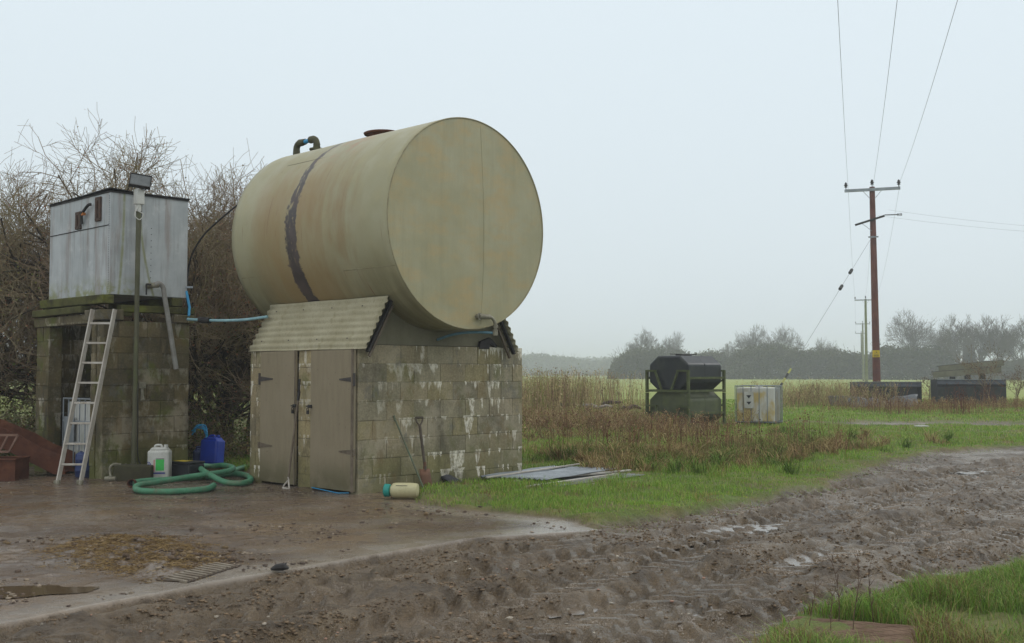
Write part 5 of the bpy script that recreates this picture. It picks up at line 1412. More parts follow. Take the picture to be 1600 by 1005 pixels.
# main verge, right of the shed, out to ~60 m, restricted to a fan of view plus a margin
parts = []
def fan(rnd, n, y0, y1, lo=-560, hi=900):
    u = rnd.random(n); Y = y0 * (y1 / y0) ** u
    X = Y * rnd.uniform(lo, hi, n) / FPX; return X, Y
def dead_zone(X, Y):
    """1 where dead brown weeds take over"""
    w = .25 * fbm(X, Y, .8, 3, 70)
    pz = [xy(G(*p)) for p in ((815, 700), (900, 690), (1010, 705), (1110, 700), (1150, 672), (1120, 640), (990, 622), (815, 612))]
    a = sstep(-(poly_sd(X, Y, pz) + 2.4 * w), -.6, .8)
    return a
X, Y = fan(rnd, 330000, 10.3, 62, -30, 1000)
dy, dm = zones(X, Y)
wsh = ~((X < .25) & (Y < 17.2) & (X + Y > 12.2) & (Y - X > 0) & (X + Y < 16.3) & (X < .2))
k = (dm > .12 - .65 * rnd.random(len(X)) ** 4) & (dy > .0)
# keep out of the shed footprint
U = ((X - SH.x) + (Y - SH.y)) * .7071; W2 = (-(X - SH.x) + (Y - SH.y)) * .7071
k &= ~((U > -.02) & (U < 2.95) & (W2 > .0) & (W2 < 2.5))
X, Y = X[k], Y[k]; dm_, dy_ = dm[k], dy[k]
dz_ = dead_zone(X, Y)
far_ = Y > 34
lush = sstep(fbm(X, Y, .8, 3, 90), -.3, .4)
hg = .03 + .06 * lush ** 2 + .06 * dz_ + .10 * sstep(fbm(X, Y, 1.7, 2, 93), .25, .6)
hg = hg * sstep(np.minimum(dm_, 3), -.05, .9) + .02
hg = hg * (1 - .75 * sstep(.35 - np.abs(W2[k]), 0, .3) * (U[k] > 0) * (U[k] < 2.9))
hg = np.where(far_, .08, hg)
SHT = (Y - A0.y) * math.sin(angs) + (X - A0.x) * math.cos(angs); SHW = -(X - A0.x) * math.sin(angs) + (Y - A0.y) * math.cos(angs)
hg = np.where((SHT > -.1) & (SHT < 2.6) & (SHW > -1.5) & (SHW < .1), .03, hg)
k = rnd.random(len(X)) > dz_ * .45
X, Y, hg, dz_ = X[k], Y[k], hg[k], dz_[k]
wd = np.clip(.0042 * Y / 12, .004, .03)
c = grass_cols(rnd, X, Y, len(X), -.05 + .6 * dz_)
parts.append(blades(rnd, X, Y, hg, wd, .75, c))
tag(np_mesh('verge_grass', *joinm(parts)[:2], M_grass, None, joinm(parts)[2]), 'green grass covering the verge and near field', 'grass', None, 'stuff')
# near right tussocky grass
X = rnd.uniform(.2, 8.0, 230000); Y = rnd.uniform(5.0, 10.9, 230000)
dy, dm = zones(X, Y); k = (dm > .0 + .10 * rnd.random(len(X))) & (dy > 0) & (X / Y > .12) & (X / Y < .72)
bare = np.hypot((X - G(1560, 985)[0]) / .55, (Y - G(1560, 985)[1]) / .38)
k &= (bare > 1) | (rnd.random(len(X)) < .10)
sA = B_; 
sloc = t_ = None
u_ = dx.normalized(); SX = (X - B_.x) * u_.x + (Y - B_.y) * u_.y; SY = -(X - B_.x) * u_.y + (Y - B_.y) * u_.x
k &= ~((SX > -.01) & (SX < .70) & (SY < .0) & (SY > -.6))
X, Y, dm = X[k], Y[k], dm[k]
lush = sstep(fbm(X, Y, 1.6, 3, 91), -.35, .35)
hg = (.04 + .11 * lush) * sstep(dm, -.02, .35) + .025
dryf = fbm(X, Y, 1.3, 3, 95) + .35 * sstep(7.6 - Y, 0, 1.2)
i = rnd.choice(5, len(X), p=[.30, .35, .15, .15, .05]); cg = GREEN[i] * rnd.uniform(.75, 1.2, (len(X), 1))
dc = np.array([srgb(150, 138, 84), srgb(112, 92, 58)])[rnd.integers(0, 2, len(X))]
cg = np.where((rnd.random(len(X)) < .12 + .6 * sstep(dryf, .15, .6))[:, None], dc, cg)
V, T, C = blades(rnd, X, Y, hg, .0045, .85, cg)
tag(np_mesh('tussock_grass', V, T, M_grass, None, C), 'long lush grass in the near right corner', 'grass', None, 'stuff')
# grass by shed foot and between tower and shed
X = np.concatenate([rnd.uniform(-5.2, -3.2, 26000), rnd.uniform(-24, -8, 20000), rnd.uniform(-2.2, .6, 9000)]); Y = np.concatenate([rnd.uniform(17.3, 24, 26000), rnd.uniform(17.8, 27, 20000), rnd.uniform(12.6, 16.4, 9000)])
dy, dm = zones(X, Y); U = ((X - SH.x) + (Y - SH.y)) * .7071; W2 = (-(X - SH.x) + (Y - SH.y)) * .7071
k = (dy > -.06) & (dm > 0) & ~((U > -.02) & (U < 2.95) & (W2 > .0) & (W2 < 2.5)); X, Y = X[k], Y[k]
V, T, C = blades(rnd, X, Y, np.where(Y < 16.5, .06, .13), .006, .8, grass_cols(rnd, X, Y, len(X), .05))
tag(np_mesh('hedge_bottom_grass', V, T, M_grass, None, C), 'rough grass along the hedge bottom and shed foot', 'grass', None, 'stuff')

# ------------------------------------------------------------------ dead weeds
TAN = 1.3 * np.array([srgb(162, 140, 104), srgb(136, 110, 84), srgb(180, 160, 122), srgb(122, 102, 78), srgb(142, 132, 84), srgb(112, 88, 70), srgb(120, 124, 66)])
BR = np.array([srgb(118, 84, 66), srgb(142, 108, 80), srgb(96, 68, 54), srgb(160, 132, 98), srgb(124, 100, 76)])
def weeds(name, label, X, Y, h0, h1, branch, rad, seed, cl=None, nseg=3, colset=BR, lean=.12, heads=.22):
    rnd = np.random.default_rng(seed); m = len(X); Z, _, _ = height(X, Y)
    h = rnd.uniform(h0, h1, m); a = rnd.uniform(0, 2 * np.pi, m); l = h * lean * rnd.uniform(0, 2, m)
    col = colset[rnd.integers(0, len(colset), m)] * rnd.uniform(.7, 1.2, (m, 1))
    S = []; CC = []
    P0 = np.stack([X, Y, Z - .02], 1); top = P0 + np.stack([np.cos(a) * l, np.sin(a) * l, h], 1); midp = (P0 + top) / 2 + rnd.normal(0, .02, (m, 3)) * h[:, None]
    r = rad * (1 + .0 * h)
    S.append(np.concatenate([P0, midp, np.full((m, 1), rad), np.full((m, 1), rad * .8)], 1)); CC.append(col)
    S.append(np.concatenate([midp, top, np.full((m, 1), rad * .8), np.full((m, 1), rad * .4)], 1)); CC.append(col)
    HP_ = [top]; HC = [col]
    for b in range(branch):
        f = rnd.uniform(.35, .95, (m, 1)); q = P0 + (top - P0) * f; an = rnd.uniform(0, 2 * np.pi, m); L = h * rnd.uniform(.1, .32, m)
        e = q + np.stack([np.cos(an) * L * .6, np.sin(an) * L * .6, L * .8], 1)
        S.append(np.concatenate([q, e, np.full((m, 1), rad * .55), np.full((m, 1), rad * .3)], 1)); CC.append(col); HP_.append(e); HC.append(col)
    S = np.concatenate(S); CC = np.concatenate(CC); V, Q = seg_mesh(S, 3); C = np.repeat(CC, 6, 0)
    if heads:
        H_ = np.concatenate(HP_); hc = np.concatenate(HC); H_ = np.repeat(H_, 4, 0) + rnd.normal(0, rad * 5, (len(H_) * 4, 3)); hc = np.repeat(hc, 4, 0)
        kk = rnd.random(len(H_)) < heads; V2, Q2, C2 = flecks(rnd, H_[kk], rad * 7, hc[kk]); Q2 = Q2 + len(V); V = np.concatenate([V, V2]); Q = np.concatenate([Q, Q2]); C = np.concatenate([C, C2])
    return tag(np_mesh(name, V, Q, M_dry, None, C), label, 'weeds', None, 'stuff')
def pick(rnd, n, pts_px, jx, jy):
    """random points around pixel-anchored world ellipses: list of (px,py,rx,ry,weight)"""
    w = np.array([p[4] for p in pts_px], float); w /= w.sum(); i = rnd.choice(len(pts_px), n, p=w)
    c = np.array([[*xy(G(p[0], p[1])), p[2], p[3]] for p in pts_px])[i]; a = rnd.uniform(0, 2 * np.pi, n); r = np.sqrt(rnd.random(n))
    X = c[:, 0] + np.cos(a) * r * c[:, 2]; Y = c[:, 1] + np.sin(a) * r * c[:, 3]
    k = np.ones(n, bool)
    _, dm = zones(X, Y); k &= dm > .1
    L_ = Matrix.Rotation(-ROT, 3, 'Z'); HX = (X - hb.x); HY = (Y - hb.y); U = (HX + HY) * .7071; W3 = (-HX + HY) * .7071
    k &= ~((U > -.1) & (U < 1.8) & (W3 > -.1) & (W3 < 1.45))
    return X[k], Y[k]
def pickraw(rnd, n, c):
    w = np.array([p[4] for p in c], float); i = rnd.choice(len(c), n, p=w / w.sum()); q = np.array([[*xy(G(p[0], p[1])), p[2], p[3]] for p in c])[i]
    return q[:, 0] + rnd.normal(0, .5, n) * q[:, 2], q[:, 1] + rnd.normal(0, .5, n) * q[:, 3]
rnd = np.random.default_rng(5)
X, Y = pick(rnd, 1300, [(840, 640, 1.6, 4, 3), (900, 632, 2.2, 5, 3), (950, 640, 1.6, 4, 1.5), (860, 655, 1.4, 3, 2)], 0, 0)
weeds('dead_reeds', 'tall dead brown reedy stems beyond the shed', X, Y, .6, 1.6, 2, .008, 1, colset=TAN)
X, Y = pick(rnd, 2600, [(840, 670, 1.2, 2.2, 2), (900, 668, 1.6, 2.5, 3), (970, 672, 1.6, 2.5, 3), (1030, 680, 1.4, 1.6, 2), (1100, 690, 1.4, 1.2, .35), (1000, 655, 2.0, 3, 1.5), (870, 690, 1.2, .8, .8), (1150, 668, .7, 2, .3)], 0, 0)
weeds('dead_weeds', 'tangle of low dead brown weeds around the stacked tanks', X, Y, .10, .52, 4, .005, 2, lean=.6, colset=np.concatenate([TAN, BR * 1.2]))
X, Y = pick(rnd, 1000, [(1260, 636, 2.6, 3, 3), (1300, 632, 1.8, 3, 2), (1200, 640, 1.2, 3, 1), (1345, 640, .8, 1, .5), (1385, 640, .5, .8, .4)], 0, 0)
weeds('bramble_patch', 'brown dead thicket between the yellow container and the troughs', X, Y, .4, 1.15, 4, .007, 3, lean=.4, colset=TAN)
X, Y = pick(rnd, 1500, [(1380, 645, 2.5, 1.2, 2), (1450, 642, 2.0, 1.5, 2), (1520, 641, 2.4, 1.0, 2), (1500, 650, 2.4, .8, 1), (1590, 640, 1.2, 2, 1.2), (1450, 620, .6, 2, .5)], 0, 0)
weeds('field_weeds', 'dry straw-coloured weeds at the foot of the black troughs', X, Y, .12, .5, 3, .006, 4, lean=.3, colset=np.array([srgb(150, 122, 88), srgb(126, 92, 68), srgb(164, 144, 98)]))
X, Y = pick(rnd, 90, [(1500, 652, .6, .6, 1), (1383, 650, .9, .6, 1), (1545, 640, .4, .5, 1.6)], 0, 0)
weeds('sorrel_stems', 'dark reddish dock stems in front of the troughs', X, Y, .4, 1.15, 4, .007, 5, colset=np.array([srgb(96, 62, 52), srgb(114, 74, 60)]))
X, Y = pick(rnd, 5200, [(1000, 720, 1.2, 1.2, 2), (1090, 722, 1.5, 1.0, 2), (1180, 712, 1.4, 1.2, 2.4), (1250, 705, 1.4, 1.4, 2), (940, 725, 1.0, 1.0, 1), (1050, 740, 1.5, .6, 1), (880, 712, 1.2, .8, 1)], 0, 0)
V, T, C = blades(rnd, X, Y, .26, .009, 1.1, np.array([srgb(168, 150, 104), srgb(142, 118, 82), srgb(126, 104, 74), srgb(120, 128, 60)])[rnd.integers(0, 4, len(X))] * rnd.uniform(.75, 1.15, (len(X), 1)))
rndt = np.random.default_rng(71)
cx, cy = pick(rndt, 230, [(1000, 722, 1.6, 1.4, 2), (1090, 722, 1.8, 1.2, 2), (1190, 712, 1.6, 1.4, 2), (1260, 705, 1.6, 1.6, 2), (930, 725, 1.2, 1.2, 1), (1060, 742, 1.8, .8, 1), (1350, 690, 2, 3, 1.2), (1150, 690, 3, 3, 1.5)], 0, 0)
nb_ = 70; ids = np.repeat(np.arange(len(cx)), nb_); sz = rndt.uniform(.06, .2, len(cx)); hs2 = rndt.uniform(.12, .34, len(cx))
tx = cx[ids] + rndt.normal(0, 1, len(ids)) * sz[ids] * .5; ty = cy[ids] + rndt.normal(0, 1, len(ids)) * sz[ids] * .5
dry_t = rndt.random(len(cx)) < .45
ct = np.where(dry_t[ids][:, None], np.array([srgb(176, 158, 110), srgb(150, 128, 88), srgb(132, 108, 76)])[rndt.integers(0, 3, len(ids))], np.array([srgb(96, 124, 52), srgb(118, 142, 66), srgb(84, 104, 48)])[rndt.integers(0, 3, len(ids))]) * rndt.uniform(.75, 1.15, (len(ids), 1))
V2, T2, C2 = blades(rndt, tx, ty, hs2[ids], .011, 1.25, ct)
T = np.concatenate([T, T2 + len(V)]); V = np.concatenate([V, V2]); C = np.concatenate([C, C2])
tag(np_mesh('dry_grass', V, T, M_dry, None, C), 'pale dry grass tufts on the verge', 'dry grass', None, 'stuff')
weeds('verge_weeds', 'thin dead stems standing along the verge', *pick(rnd, 240, [(1040, 715, 1.6, 1, 2), (1180, 712, 2.2, 1.4, 2), (1230, 715, .5, .5, .3), (930, 715, 1, 1, 1)], 0, 0), .3, .75, 3, .005, 6)
# log and rubble heap in the weeds
rr_ = random.Random(3)
for i, (px, py, L_, a, col) in enumerate(((850, 632, 1.4, .1, 0), (905, 634, 1.1, -.15, 0), (955, 640, .9, .1, 1), (875, 642, 1.2, .2, 1), (930, 647, 1.3, -.1, 0), (985, 648, .8, .3, 1))):
    c = G(px, py)
    t = thing('old_log', ['pale fallen branch at the left of the brush pile', 'pale fallen branch in the middle of the brush pile', 'short dark log at the right of the brush pile', 'dark log low in the left brush pile', 'pale branch before the brush pile', 'short dark log nearest the stacked tanks'][i], 'log', (c.x, c.y, 0), a, 'logs in the brush pile')
    m = MB(); z = .45 if py < 640 else .25; p = [(-L_ / 2 + L_ * k / 5, rr_.uniform(-.05, .05), z + rr_.uniform(-.05, .06)) for k in range(6)]
    m.tube(p, [.05, .07, .08, .07, .06, .035], 8); m.build('log', weathered('log_bark' + str(i), srgb(150, 142, 132) if col == 0 else srgb(82, 66, 56), srgb(110, 96, 84) if col == 0 else srgb(60, 46, 40), 5, .95, 0, .4), t, smooth=True)
# individual dark dock stems in the near corner
for i, (px, py, h, lean) in enumerate(((1072, 1030, .42, .02), (1334, 1003, .44, .05), (1262, 1003, .30, -.06), (1298, 1005, .26, .0), (1366, 990, .34, .10))):
    if i == 0: px, py = 1312, 990
    c = G(px, py); t = thing('dock_stem', ['bare dark stem behind the ribbed slab', 'tallest bare dark stem rising past the ribbed slab', 'leaning dark stem at the left of the ribbed slab', 'short dark stem before the ribbed slab', 'dark stem right of the ribbed slab'][i], 'plant', (c.x, c.y, 0), i, 'bare dock stems')
    rn = np.random.default_rng(i + 40); S = []; p = np.array([0, 0, 0.]); d = np.array([lean, 0, 1.])
    for k in range(6):
        d = d + rn.normal(0, .07, 3); d /= np.linalg.norm(d); q = p + d * h / 6; S.append((*p, *q, .0036 - .0004 * k, .0032 - .0004 * k))
        if k > 1:
            for _ in range(2):
                e = d + rn.normal(0, .45, 3); e /= np.linalg.norm(e); S.append((*q, *(q + e * h * .16), .0022, .0014))
        p = q
    V, Q = seg_mesh(np.array(S), 5); np_mesh('stem', V, Q, weathered('dock_stem_brown' + str(i), srgb(104, 82, 66), srgb(84, 66, 54), 9, .9), t)
# sapling by the right trough
for i, (px, py, H_) in enumerate(((1540, 636, 2.3), (1588, 636, 1.8), (1455, 632, 1.5))):
    rn = np.random.default_rng(60 + i); S = []; c = G(px, py)
    for k in range(3): grow(rn, (rn.normal(0, .1), rn.normal(0, .1), 0), (rn.normal(0, .12), 0, 1), H_ * .55, .022, 3, S, .12, .05, (.3, .8), 3, .006)
    t = thing('sapling', ['bare sapling against the right end of the gutter beams', 'bare sapling at the right picture edge', 'small bare sapling between the two black troughs'][i], 'sapling', (c.x, c.y, 0), 0, 'bare saplings')
    V, Q = seg_mesh(np.array(S), 3); np_mesh('stems', V, Q, M_twig, t)
    mid = np.array(S)[:, 3:6]; C0 = np.repeat(mid, 2, 0) + rn.normal(0, .05, (len(mid) * 2, 3)); V, Q, cl = flecks(rn, C0, .05, np.array(srgb(98, 70, 52)) * rn.uniform(.7, 1.2, (len(C0), 1))); np_mesh('seed_heads', V, Q, M_leaf, t, cl)['kind'] = 'stuff'

# ------------------------------------------------------------------ straw litter and clods
rnd = np.random.default_rng(31)
n_ = 60000; X = rnd.uniform(-4.4, -1.6, n_); Y = rnd.uniform(7.9, 10.6, n_)
sd_ = poly_sd(X, Y, STRAW) + .25 * fbm(X, Y, 3, 3, 15); k = (sd_ < -.05 + .3 * rnd.random(n_) ** 3) & (rnd.random(n_) < .15 + .85 * sstep(fbm(X, Y, 4, 3, 33), -.3, .2)); X, Y = X[k], Y[k]; m_ = len(X)
Z, _, _ = height(X, Y); a = rnd.uniform(0, np.pi, m_); L_ = rnd.uniform(.015, .06, m_); dz2 = rnd.uniform(-.1, .3, m_) * L_
D = np.stack([np.cos(a) * L_, np.sin(a) * L_, dz2], 1); C0 = np.stack([X, Y, Z + .006], 1)
S = np.concatenate([C0 - D / 2, C0 + D / 2, np.full((m_, 1), .0016), np.full((m_, 1), .0012)], 1); V, Q = seg_mesh(S, 3)
pc = np.array([srgb(168, 144, 100), srgb(138, 114, 76), srgb(104, 82, 56)])[rnd.integers(0, 3, m_)] * rnd.uniform(.75, 1.15, (m_, 1))
tag(np_mesh('straw_litter', V, Q, M_dry, None, np.repeat(pc, 6, 0)), 'scattered wet straw on the concrete yard', 'straw', None, 'stuff')
def clods(name, label, X, Y, s0, s1, cols, seed, mat):
    rnd = np.random.default_rng(seed); m = len(X); Z, _, _ = height(X, Y); s = s0 * (s1 / s0) ** rnd.random(m) ** 2.2
    s = s0 + (s1 - s0) * rnd.random(m) ** 4
    phi = (1 + 5 ** .5) / 2
    ico = np.array([(-1, phi, 0), (1, phi, 0), (-1, -phi, 0), (1, -phi, 0), (0, -1, phi), (0, 1, phi), (0, -1, -phi), (0, 1, -phi), (phi, 0, -1), (phi, 0, 1), (-phi, 0, -1), (-phi, 0, 1)]) / 1.9
    tri = np.array([(0, 11, 5), (0, 5, 1), (0, 1, 7), (0, 7, 10), (0, 10, 11), (1, 5, 9), (5, 11, 4), (11, 10, 2), (10, 7, 6), (7, 1, 8), (3, 9, 4), (3, 4, 2), (3, 2, 6), (3, 6, 8), (3, 8, 9), (4, 9, 5), (2, 4, 11), (6, 2, 10), (8, 6, 7), (9, 8, 1)])
    V = ico[None] * (1 + rnd.normal(0, .3, (m, 12, 1))) * (s[:, None, None] / 2) * np.array([1.1, 1.1, .55]) * rnd.uniform(.7, 1.4, (m, 1, 3))
    V = V + np.stack([X, Y, Z + s * .12], 1)[:, None]
    T = (np.arange(m) * 12)[:, None, None] + tri[None]; C = np.repeat((cols[rnd.integers(0, len(cols), m)] * rnd.uniform(.8, 1.2, (m, 1)))[:, None], 12, 1)
    return tag(np_mesh(name, V.reshape(-1, 3), T.reshape(-1, 3), mat, None, C.reshape(-1, 3), False), label, 'debris', None, 'stuff')
def trk(X, Y):
    height(X, Y); return LAST_T
nm_ = N('mud_clod', .75, 0, .4); nm_.base(nm_.attr()); nm_.bump(nm_.noise(60, 4, .6), .5, .01)
X, Y = fan(rnd, 170000, 5.4, 20, -900, 1000); dy, dm = zones(X, Y); k = (dm < -.03) & (dy > 0) & (fbm(X, Y, 1.3, 3, 99) + .5 * fbm(X, Y, 6, 2, 97) > -.1) & (trk(X, Y) < .35 + .6 * (rnd.random(len(X)) < .15)); X, Y = X[k], Y[k]
clods('mud_clods', 'clods of churned mud on the track', X, Y, .006, .030, np.array([srgb(104, 86, 64), srgb(90, 73, 54), srgb(118, 98, 74)]), 8, nm_.m)
X, Y = fan(rnd, 26000, 6.5, 15.5, -830, 300); dy, dm = zones(X, Y); k = (dy < -.1) & (fbm(X, Y, .9, 3, 98) + .5 * fbm(X, Y, 5, 2, 96) > .22); X, Y = X[k], Y[k]
U = ((X - SH.x) + (Y - SH.y)) * .7071
clods('yard_crumbs', 'small crumbs of mud and grit on the yard', X, Y, .005, .035, np.array([srgb(96, 80, 66), srgb(76, 62, 52), srgb(140, 126, 108)]), 9, nm_.m)
X, Y = fan(rnd, 900, 5.8, 18, -800, 1000); dy, dm = zones(X, Y); k = (dm < -.05) & (dy > 0) & (rnd.random(len(X)) < .6); X, Y = X[k], Y[k]
clods('pebbles', 'pale pebbles and flint chips in the mud', X, Y, .010, .04, np.array([srgb(176, 166, 150), srgb(150, 140, 126), srgb(170, 132, 112)]), 10, nm_.m)
rnd = np.random.default_rng(55)
X, Y = pickraw(rnd, 900, [(290, 870, .45, .5, 3), (230, 880, .6, .4, 2), (215, 845, .6, .5, 1.5), (330, 880, .3, .3, 1), (60, 850, .8, .6, 1), (640, 800, 1.2, .5, .6)])
clods('muck_crumbs', 'dark crumbs of muck round the straw patch on the yard', X, Y, .012, .06, np.array([srgb(92, 74, 54), srgb(76, 60, 45), srgb(112, 92, 62)]), 19, nm_.m)
g = G(438, 893); t = thing('mud_lump', 'dark lump of mud on the pale yard edge', 'mud lump', (g.x, g.y, 0), .4)
m = MB(); m.tube([(-.07, 0, .02), (-.03, .01, .03), (.02, -.01, .035), (.06, .01, .02)], [.01, .026, .03, .012], 8); m.tube([(.03, 0, .03), (.045, .01, .06)], [.015, .006], 6); m.build('lump', M_dark, t, smooth=True)

# ------------------------------------------------------------------ distant trees and hedges
M_farbark = weathered('far_bark', srgb(92, 86, 76), srgb(80, 74, 66), .6, .95, 0, 0)
def fartree(seed, name, label, loc, H, W, group, dens=1.0, leaf=None, up=.06, trunk=.2, clear=.13):
    rn = np.random.default_rng(seed); S = []; tips = []
    hb_ = H * clear
    S0 = [(0, 0, -.5, 0, 0, hb_, trunk, trunk * .85)]
    for k in range(6):
        a = rn.uniform(0, 2 * np.pi); l = rn.uniform(.1, .75) * W / H * 1.6
        grow(rn, (0, 0, hb_ * rn.uniform(.7, 1.1)), (l * math.cos(a), l * math.sin(a), 1), (H - hb_) * rn.uniform(.38, .48), trunk * .5, 4, S, .10, up, (.3, .85), [4, 4, 4, 5], .022, .0, (.55, .8), 3, tips)
    S = np.array(S0 + S); rad = (np.hypot(S[:, 3], S[:, 4]) / W) ** 2 + (np.maximum(S[:, 5] - H * .42, 0) / (H * .58)) ** 2; an = np.arctan2(S[:, 4], S[:, 3]); k = rad < 1 + .35 * fbm(an * 1.5, S[:, 5] * .25, 1, 3, seed) + .12 * rn.normal(0, 1, len(S)); k[0] = True; S = S[k]
    t = thing(name, label, 'tree', loc, seed, group)
    big = S[:, 6] > .09
    V, Q = seg_mesh(S[big], 5); np_mesh('trunk', V, Q, M_farbark, t, None, True)
    V, Q = seg_mesh(S[~big], 3); np_mesh('crown', V, Q, M_farbark, t)
    if leaf is not None:
        mid = S[~big][:, 3:6]; C0 = np.repeat(mid, leaf, 0) + rn.normal(0, .35, (len(mid) * leaf, 3)); V, Q, cl = flecks(rn, C0, .28, np.array(srgb(98, 84, 62)) * rn.uniform(.7, 1.2, (len(C0), 1))); np_mesh('last_leaves', V, Q, M_leaf, t, cl)
    return t
def at(px, Y): return P(px, 583, Y)[0]
def hh(py, Y): return EYE + (583 - py) / FPX * Y
YB = 255.0
ft = [fartree(11, 'bare_tree', 'big spreading bare tree right of the brown pole over the hedge', (at(1428, YB), YB, 0), hh(480, YB), 7.0, 'bare trees on the skyline', up=.03),
      fartree(12, 'bare_tree', 'upright bare tree left of the dark evergreen at the right', (at(1497, YB - 20), YB - 20, 0), hh(487, YB - 20), 4.6, 'bare trees on the skyline', up=.13, clear=.12),
      fartree(13, 'bare_tree', 'rounded bare tree behind the black stacked tanks, right one of the tall pair', (at(1222, YB + 20), YB + 20, 0), hh(503, YB + 20), 5.5, 'bare trees on the skyline', up=.06)]
def copyt(b, label, px, Y, pytop, ws=1.0, rz=0):
    base = ft[b]; c = copy_tree(base); Hs = {0: hh(480, YB), 1: hh(487, YB - 20), 2: hh(503, YB + 20)}[b]
    s = hh(pytop, Y) / Hs; c.location = (at(px, Y), Y, 0); c.scale = (s * ws, s * ws, s); c.rotation_euler[2] = rz; c['label'] = label; return c
copyt(0, 'broad bare tree behind the stacked tanks, left one of the tall pair', 1176, 270, 504, .95, 2)
copyt(2, 'bare tree at the left end of the skyline hedge', 1006, 285, 508, .9, 1)
copyt(0, 'low round bare tree second from the left over the hedge', 1056, 285, 515, .8, 3)
copyt(1, 'small thin bare tree left of the brown pole over the hedge', 1284, 290, 525, .8, 4)
copyt(1, 'thin bare tree next to the small one left of the pole', 1301, 292, 530, .7, 5)
copyt(1, 'bare tree just right of the dark evergreen', 1533, YB - 15, 488, 1.05, 2.5)
copyt(1, 'second bare tree from the right picture edge', 1562, YB - 18, 489, 1.1, 4.1)
copyt(2, 'bare tree cut by the right picture edge', 1597, YB - 22, 490, 1.1, .6)
copyt(2, 'low bare tree in the gap right of the stacked tanks', 1140, 290, 530, .8, 4.4)
copyt(2, 'faint bare tree between the second and third tall trees', 1100, 330, 545, .8, 4.9)
copyt(0, 'smaller bare tree right of the spreading tree', 1470, 262, 500, .55, 1.9)
# hedge masses
def hedge(seed, label, px0, px1, Y, tops, depth=6, name='field_hedge', col=(76, 78, 52), dens=8.0, group='hedges on the skyline', lsz=.5):
    rn = np.random.default_rng(seed); x0, x1 = at(px0, Y), at(px1, Y); n = int((x1 - x0) * dens * 130)
    u = rn.random(n); X = x0 + (x1 - x0) * u; Yv = Y + rn.normal(0, depth * .4, n)
    tp = np.interp(u, np.linspace(0, 1, len(tops)), [hh(p, Y) for p in tops])
    tp = tp * (1 + .24 * fbm(X, Yv * .3, .3, 5, seed, .65) + .07 * rn.normal(0, 1, n))
    endf = np.sqrt(np.clip(1 - (np.abs(u - .5) * 2) ** 14, .02, 1))
    Z = tp * endf * rn.random(n) ** .8
    f = fbm(X, Z, .35, 3, seed + 5)
    c1 = np.array(srgb(*col)); c = c1 * (1 + .3 * f[:, None]) * rn.uniform(.65, 1.3, (n, 1))
    C0 = np.stack([X - (x0 + x1) / 2, Yv - Y, Z], 1)
    V, Q, cl = flecks(rn, C0, lsz, c); t = thing(name, label, 'hedge', ((x0 + x1) / 2, Y, 0), 0, group); np_mesh('crown', V, Q, M_leaf, t, cl)
    S = []
    for k in range(int((x1 - x0) * .8)):
        xx = rn.uniform(x0, x1) - (x0 + x1) / 2
        hi_ = float(np.interp((xx + (x1 - x0) / 2) / (x1 - x0), np.linspace(0, 1, len(tops)), [hh(p, Y) for p in tops]))
        grow(rn, (xx, rn.normal(0, 2), 0), (rn.normal(0, .2), 0, 1), hi_ * rn.uniform(.5, .8), .10, 2, S, .12, .05, (.3, .8), 3, .035)
    V, Q = seg_mesh(np.array(S), 3); np_mesh('stems', V, Q, M_farbark, t); return t
hedge(1, 'dark hazy hedge from its rounded left end to behind the stacked tanks', 952, 1140, 272, (562, 553, 549, 548, 552, 556, 552, 549))
hedge(2, 'dark hazy hedge between the stacked tanks and the brown pole', 1136, 1362, 262, (546, 548, 546, 541, 543, 549, 552, 548, 552, 556, 550))
hedge(3, 'dark hazy hedge right of the brown pole up to the evergreen', 1356, 1492, 248, (548, 546, 544, 547, 544, 547, 543, 546, 552), col=(70, 74, 50))
hedge(4, 'low hazy hedge below the bare trees at the right edge', 1488, 1680, 250, (569, 566, 568, 564, 560, 556), col=(84, 84, 60))
# dark evergreen
rn = np.random.default_rng(4); n = 9000; a = rn.uniform(0, 2 * np.pi, n); z = rn.random(n) ** .8; He = hh(541, 245); r = 1.45 * np.sqrt(rn.random(n)) * np.sqrt(np.clip(1 - (np.abs(z - .45) / .56) ** 2.6, 0, 1))
t = thing('evergreen_tree', 'small dense dark evergreen between the bare trees at the right', 'tree', (at(1515, 245), 245, 0), 0)
V, Q, cl = flecks(rn, np.stack([r * np.cos(a), r * np.sin(a), .5 + z * (He - .5)], 1), .32, np.array(srgb(52, 60, 42)) * rn.uniform(.7, 1.2, (n, 1))); np_mesh('crown', V, Q, M_leaf, t, cl)
m = MB(); m.tube([(0, 0, -.2), (0, 0, He * .7)], [.2, .08], 8); m.build('trunk', M_farbark, t)
# very distant wooded horizon
hedge(7, 'faint distant wood on the horizon left of the hedge', 700, 1010, 640, (560, 557, 561, 556, 560, 566, 562, 567), 30, 'distant_wood', (80, 84, 62), 1.6, 'distant woods', 1.7)
hedge(8, 'fainter more distant wood low on the left horizon', 200, 1250, 900, (562, 558, 560, 556, 560, 558, 562, 560, 564, 561), 40, 'distant_wood', (80, 84, 62), 1.0, 'distant woods', 2.4)
hedge(9, 'hazy field edge scrub seen through the hawthorns at the left', -100, 420, 200, (560, 565, 562, 566, 563), 6, 'field_hedge', (84, 84, 60), 3.0, 'hedges on the skyline', .5)

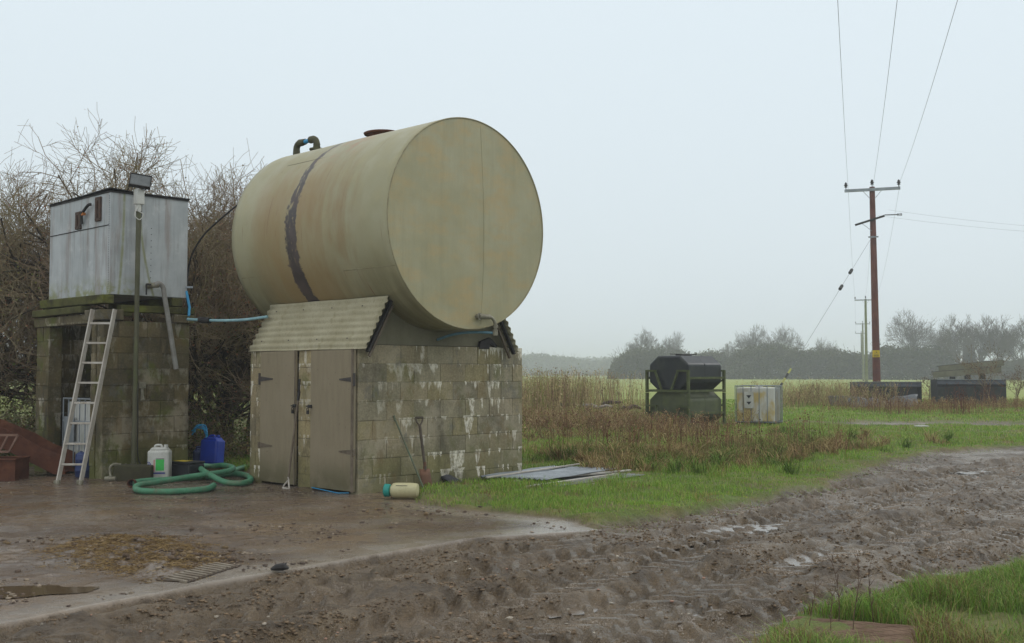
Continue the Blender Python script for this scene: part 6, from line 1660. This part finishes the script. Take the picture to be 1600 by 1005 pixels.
# ------------------------------------------------------------------ air
hz = MB(); hz.bx(-1500, 1500, -60, 1900, -1.2, 24.0)
nz = bpy.data.materials.new('haze'); nz.use_nodes = True; nt = nz.node_tree; nt.nodes.clear()
ou = nt.nodes.new('ShaderNodeOutputMaterial'); pv = nt.nodes.new('ShaderNodeVolumePrincipled'); nt.links.new(pv.outputs[0], ou.inputs['Volume'])
pv.inputs['Color'].default_value = (.94, .97, 1.0, 1); pv.inputs['Density'].default_value = HAZE = .0012; pv.inputs['Anisotropy'].default_value = .2
h_ = link_mesh('haze', hz.V, hz.F, nz); tag(h_, 'thin even winter haze over the fields', None, None, 'stuff')

# ------------------------------------------------------------------ sky, sun, camera
w = bpy.data.worlds.new('World'); sc.world = w; w.use_nodes = True; nt = w.node_tree; bg = nt.nodes['Background']
sky = nt.nodes.new('ShaderNodeTexSky'); sky.sky_type = 'NISHITA'; sky.sun_disc = False; sky.sun_elevation = R(35); sky.sun_rotation = R(200); sky.dust_density = 4; sky.air_density = 1.5
hs_ = nt.nodes.new('ShaderNodeHueSaturation'); hs_.inputs['Saturation'].default_value = .35; nt.links.new(sky.outputs[0], hs_.inputs['Color'])
tc = nt.nodes.new('ShaderNodeTexCoord'); sp = nt.nodes.new('ShaderNodeSeparateXYZ'); nt.links.new(tc.outputs['Generated'], sp.inputs[0])
rp = nt.nodes.new('ShaderNodeValToRGB'); nt.links.new(sp.outputs[2], rp.inputs[0])
e = rp.color_ramp.elements; e[0].position = 0; e[0].color = (.67, .752, .806, 1); e[1].position = .32; e[1].color = (.73, .825, .885, 1); x = e.new(1.0); x.color = (1.0, 1.0, 1.0, 1); x = e.new(.6); x.color = (.86, .92, .96, 1)
vm = nt.nodes.new('ShaderNodeVectorMath'); vm.operation = 'SCALE'; nt.links.new(rp.outputs[0], vm.inputs[0]); vm.inputs['Scale'].default_value = 11.3
mx = nt.nodes.new('ShaderNodeMix'); mx.data_type = 'RGBA'; mx.inputs[0].default_value = .88; nt.links.new(hs_.outputs[0], mx.inputs[6]); nt.links.new(vm.outputs[0], mx.inputs[7])
nt.links.new(mx.outputs[2], bg.inputs[0]); bg.inputs[1].default_value = .1
ld = bpy.data.lights.new('Sun', 'SUN'); ld.energy = .8; ld.angle = R(14); ld.color = (1, .97, .93)
so = bpy.data.objects.new('Sun', ld); COL.objects.link(so); so.rotation_euler = (R(52), 0, R(112))
cd = bpy.data.cameras.new('Camera'); co = bpy.data.objects.new('Camera', cd); COL.objects.link(co)
cd.sensor_width = 36; cd.lens = 36 * FPX / 1600; cd.clip_start = .1; cd.clip_end = 6000
co.location = (0, 0, EYE); co.rotation_euler = (R(90) + TH, 0, 0); sc.camera = co
sc.view_settings.view_transform = 'Standard'; sc.view_settings.look = 'None'; sc.view_settings.exposure = 0; sc.view_settings.gamma = 1
sc.render.engine = 'CYCLES'; sc.cycles.max_bounces = 6; sc.cycles.diffuse_bounces = 3; sc.cycles.glossy_bounces = 2; sc.cycles.volume_bounces = 1; sc.cycles.transmission_bounces = 2
sc.cycles.use_denoising = True; sc.cycles.caustics_reflective = False; sc.cycles.caustics_refractive = False
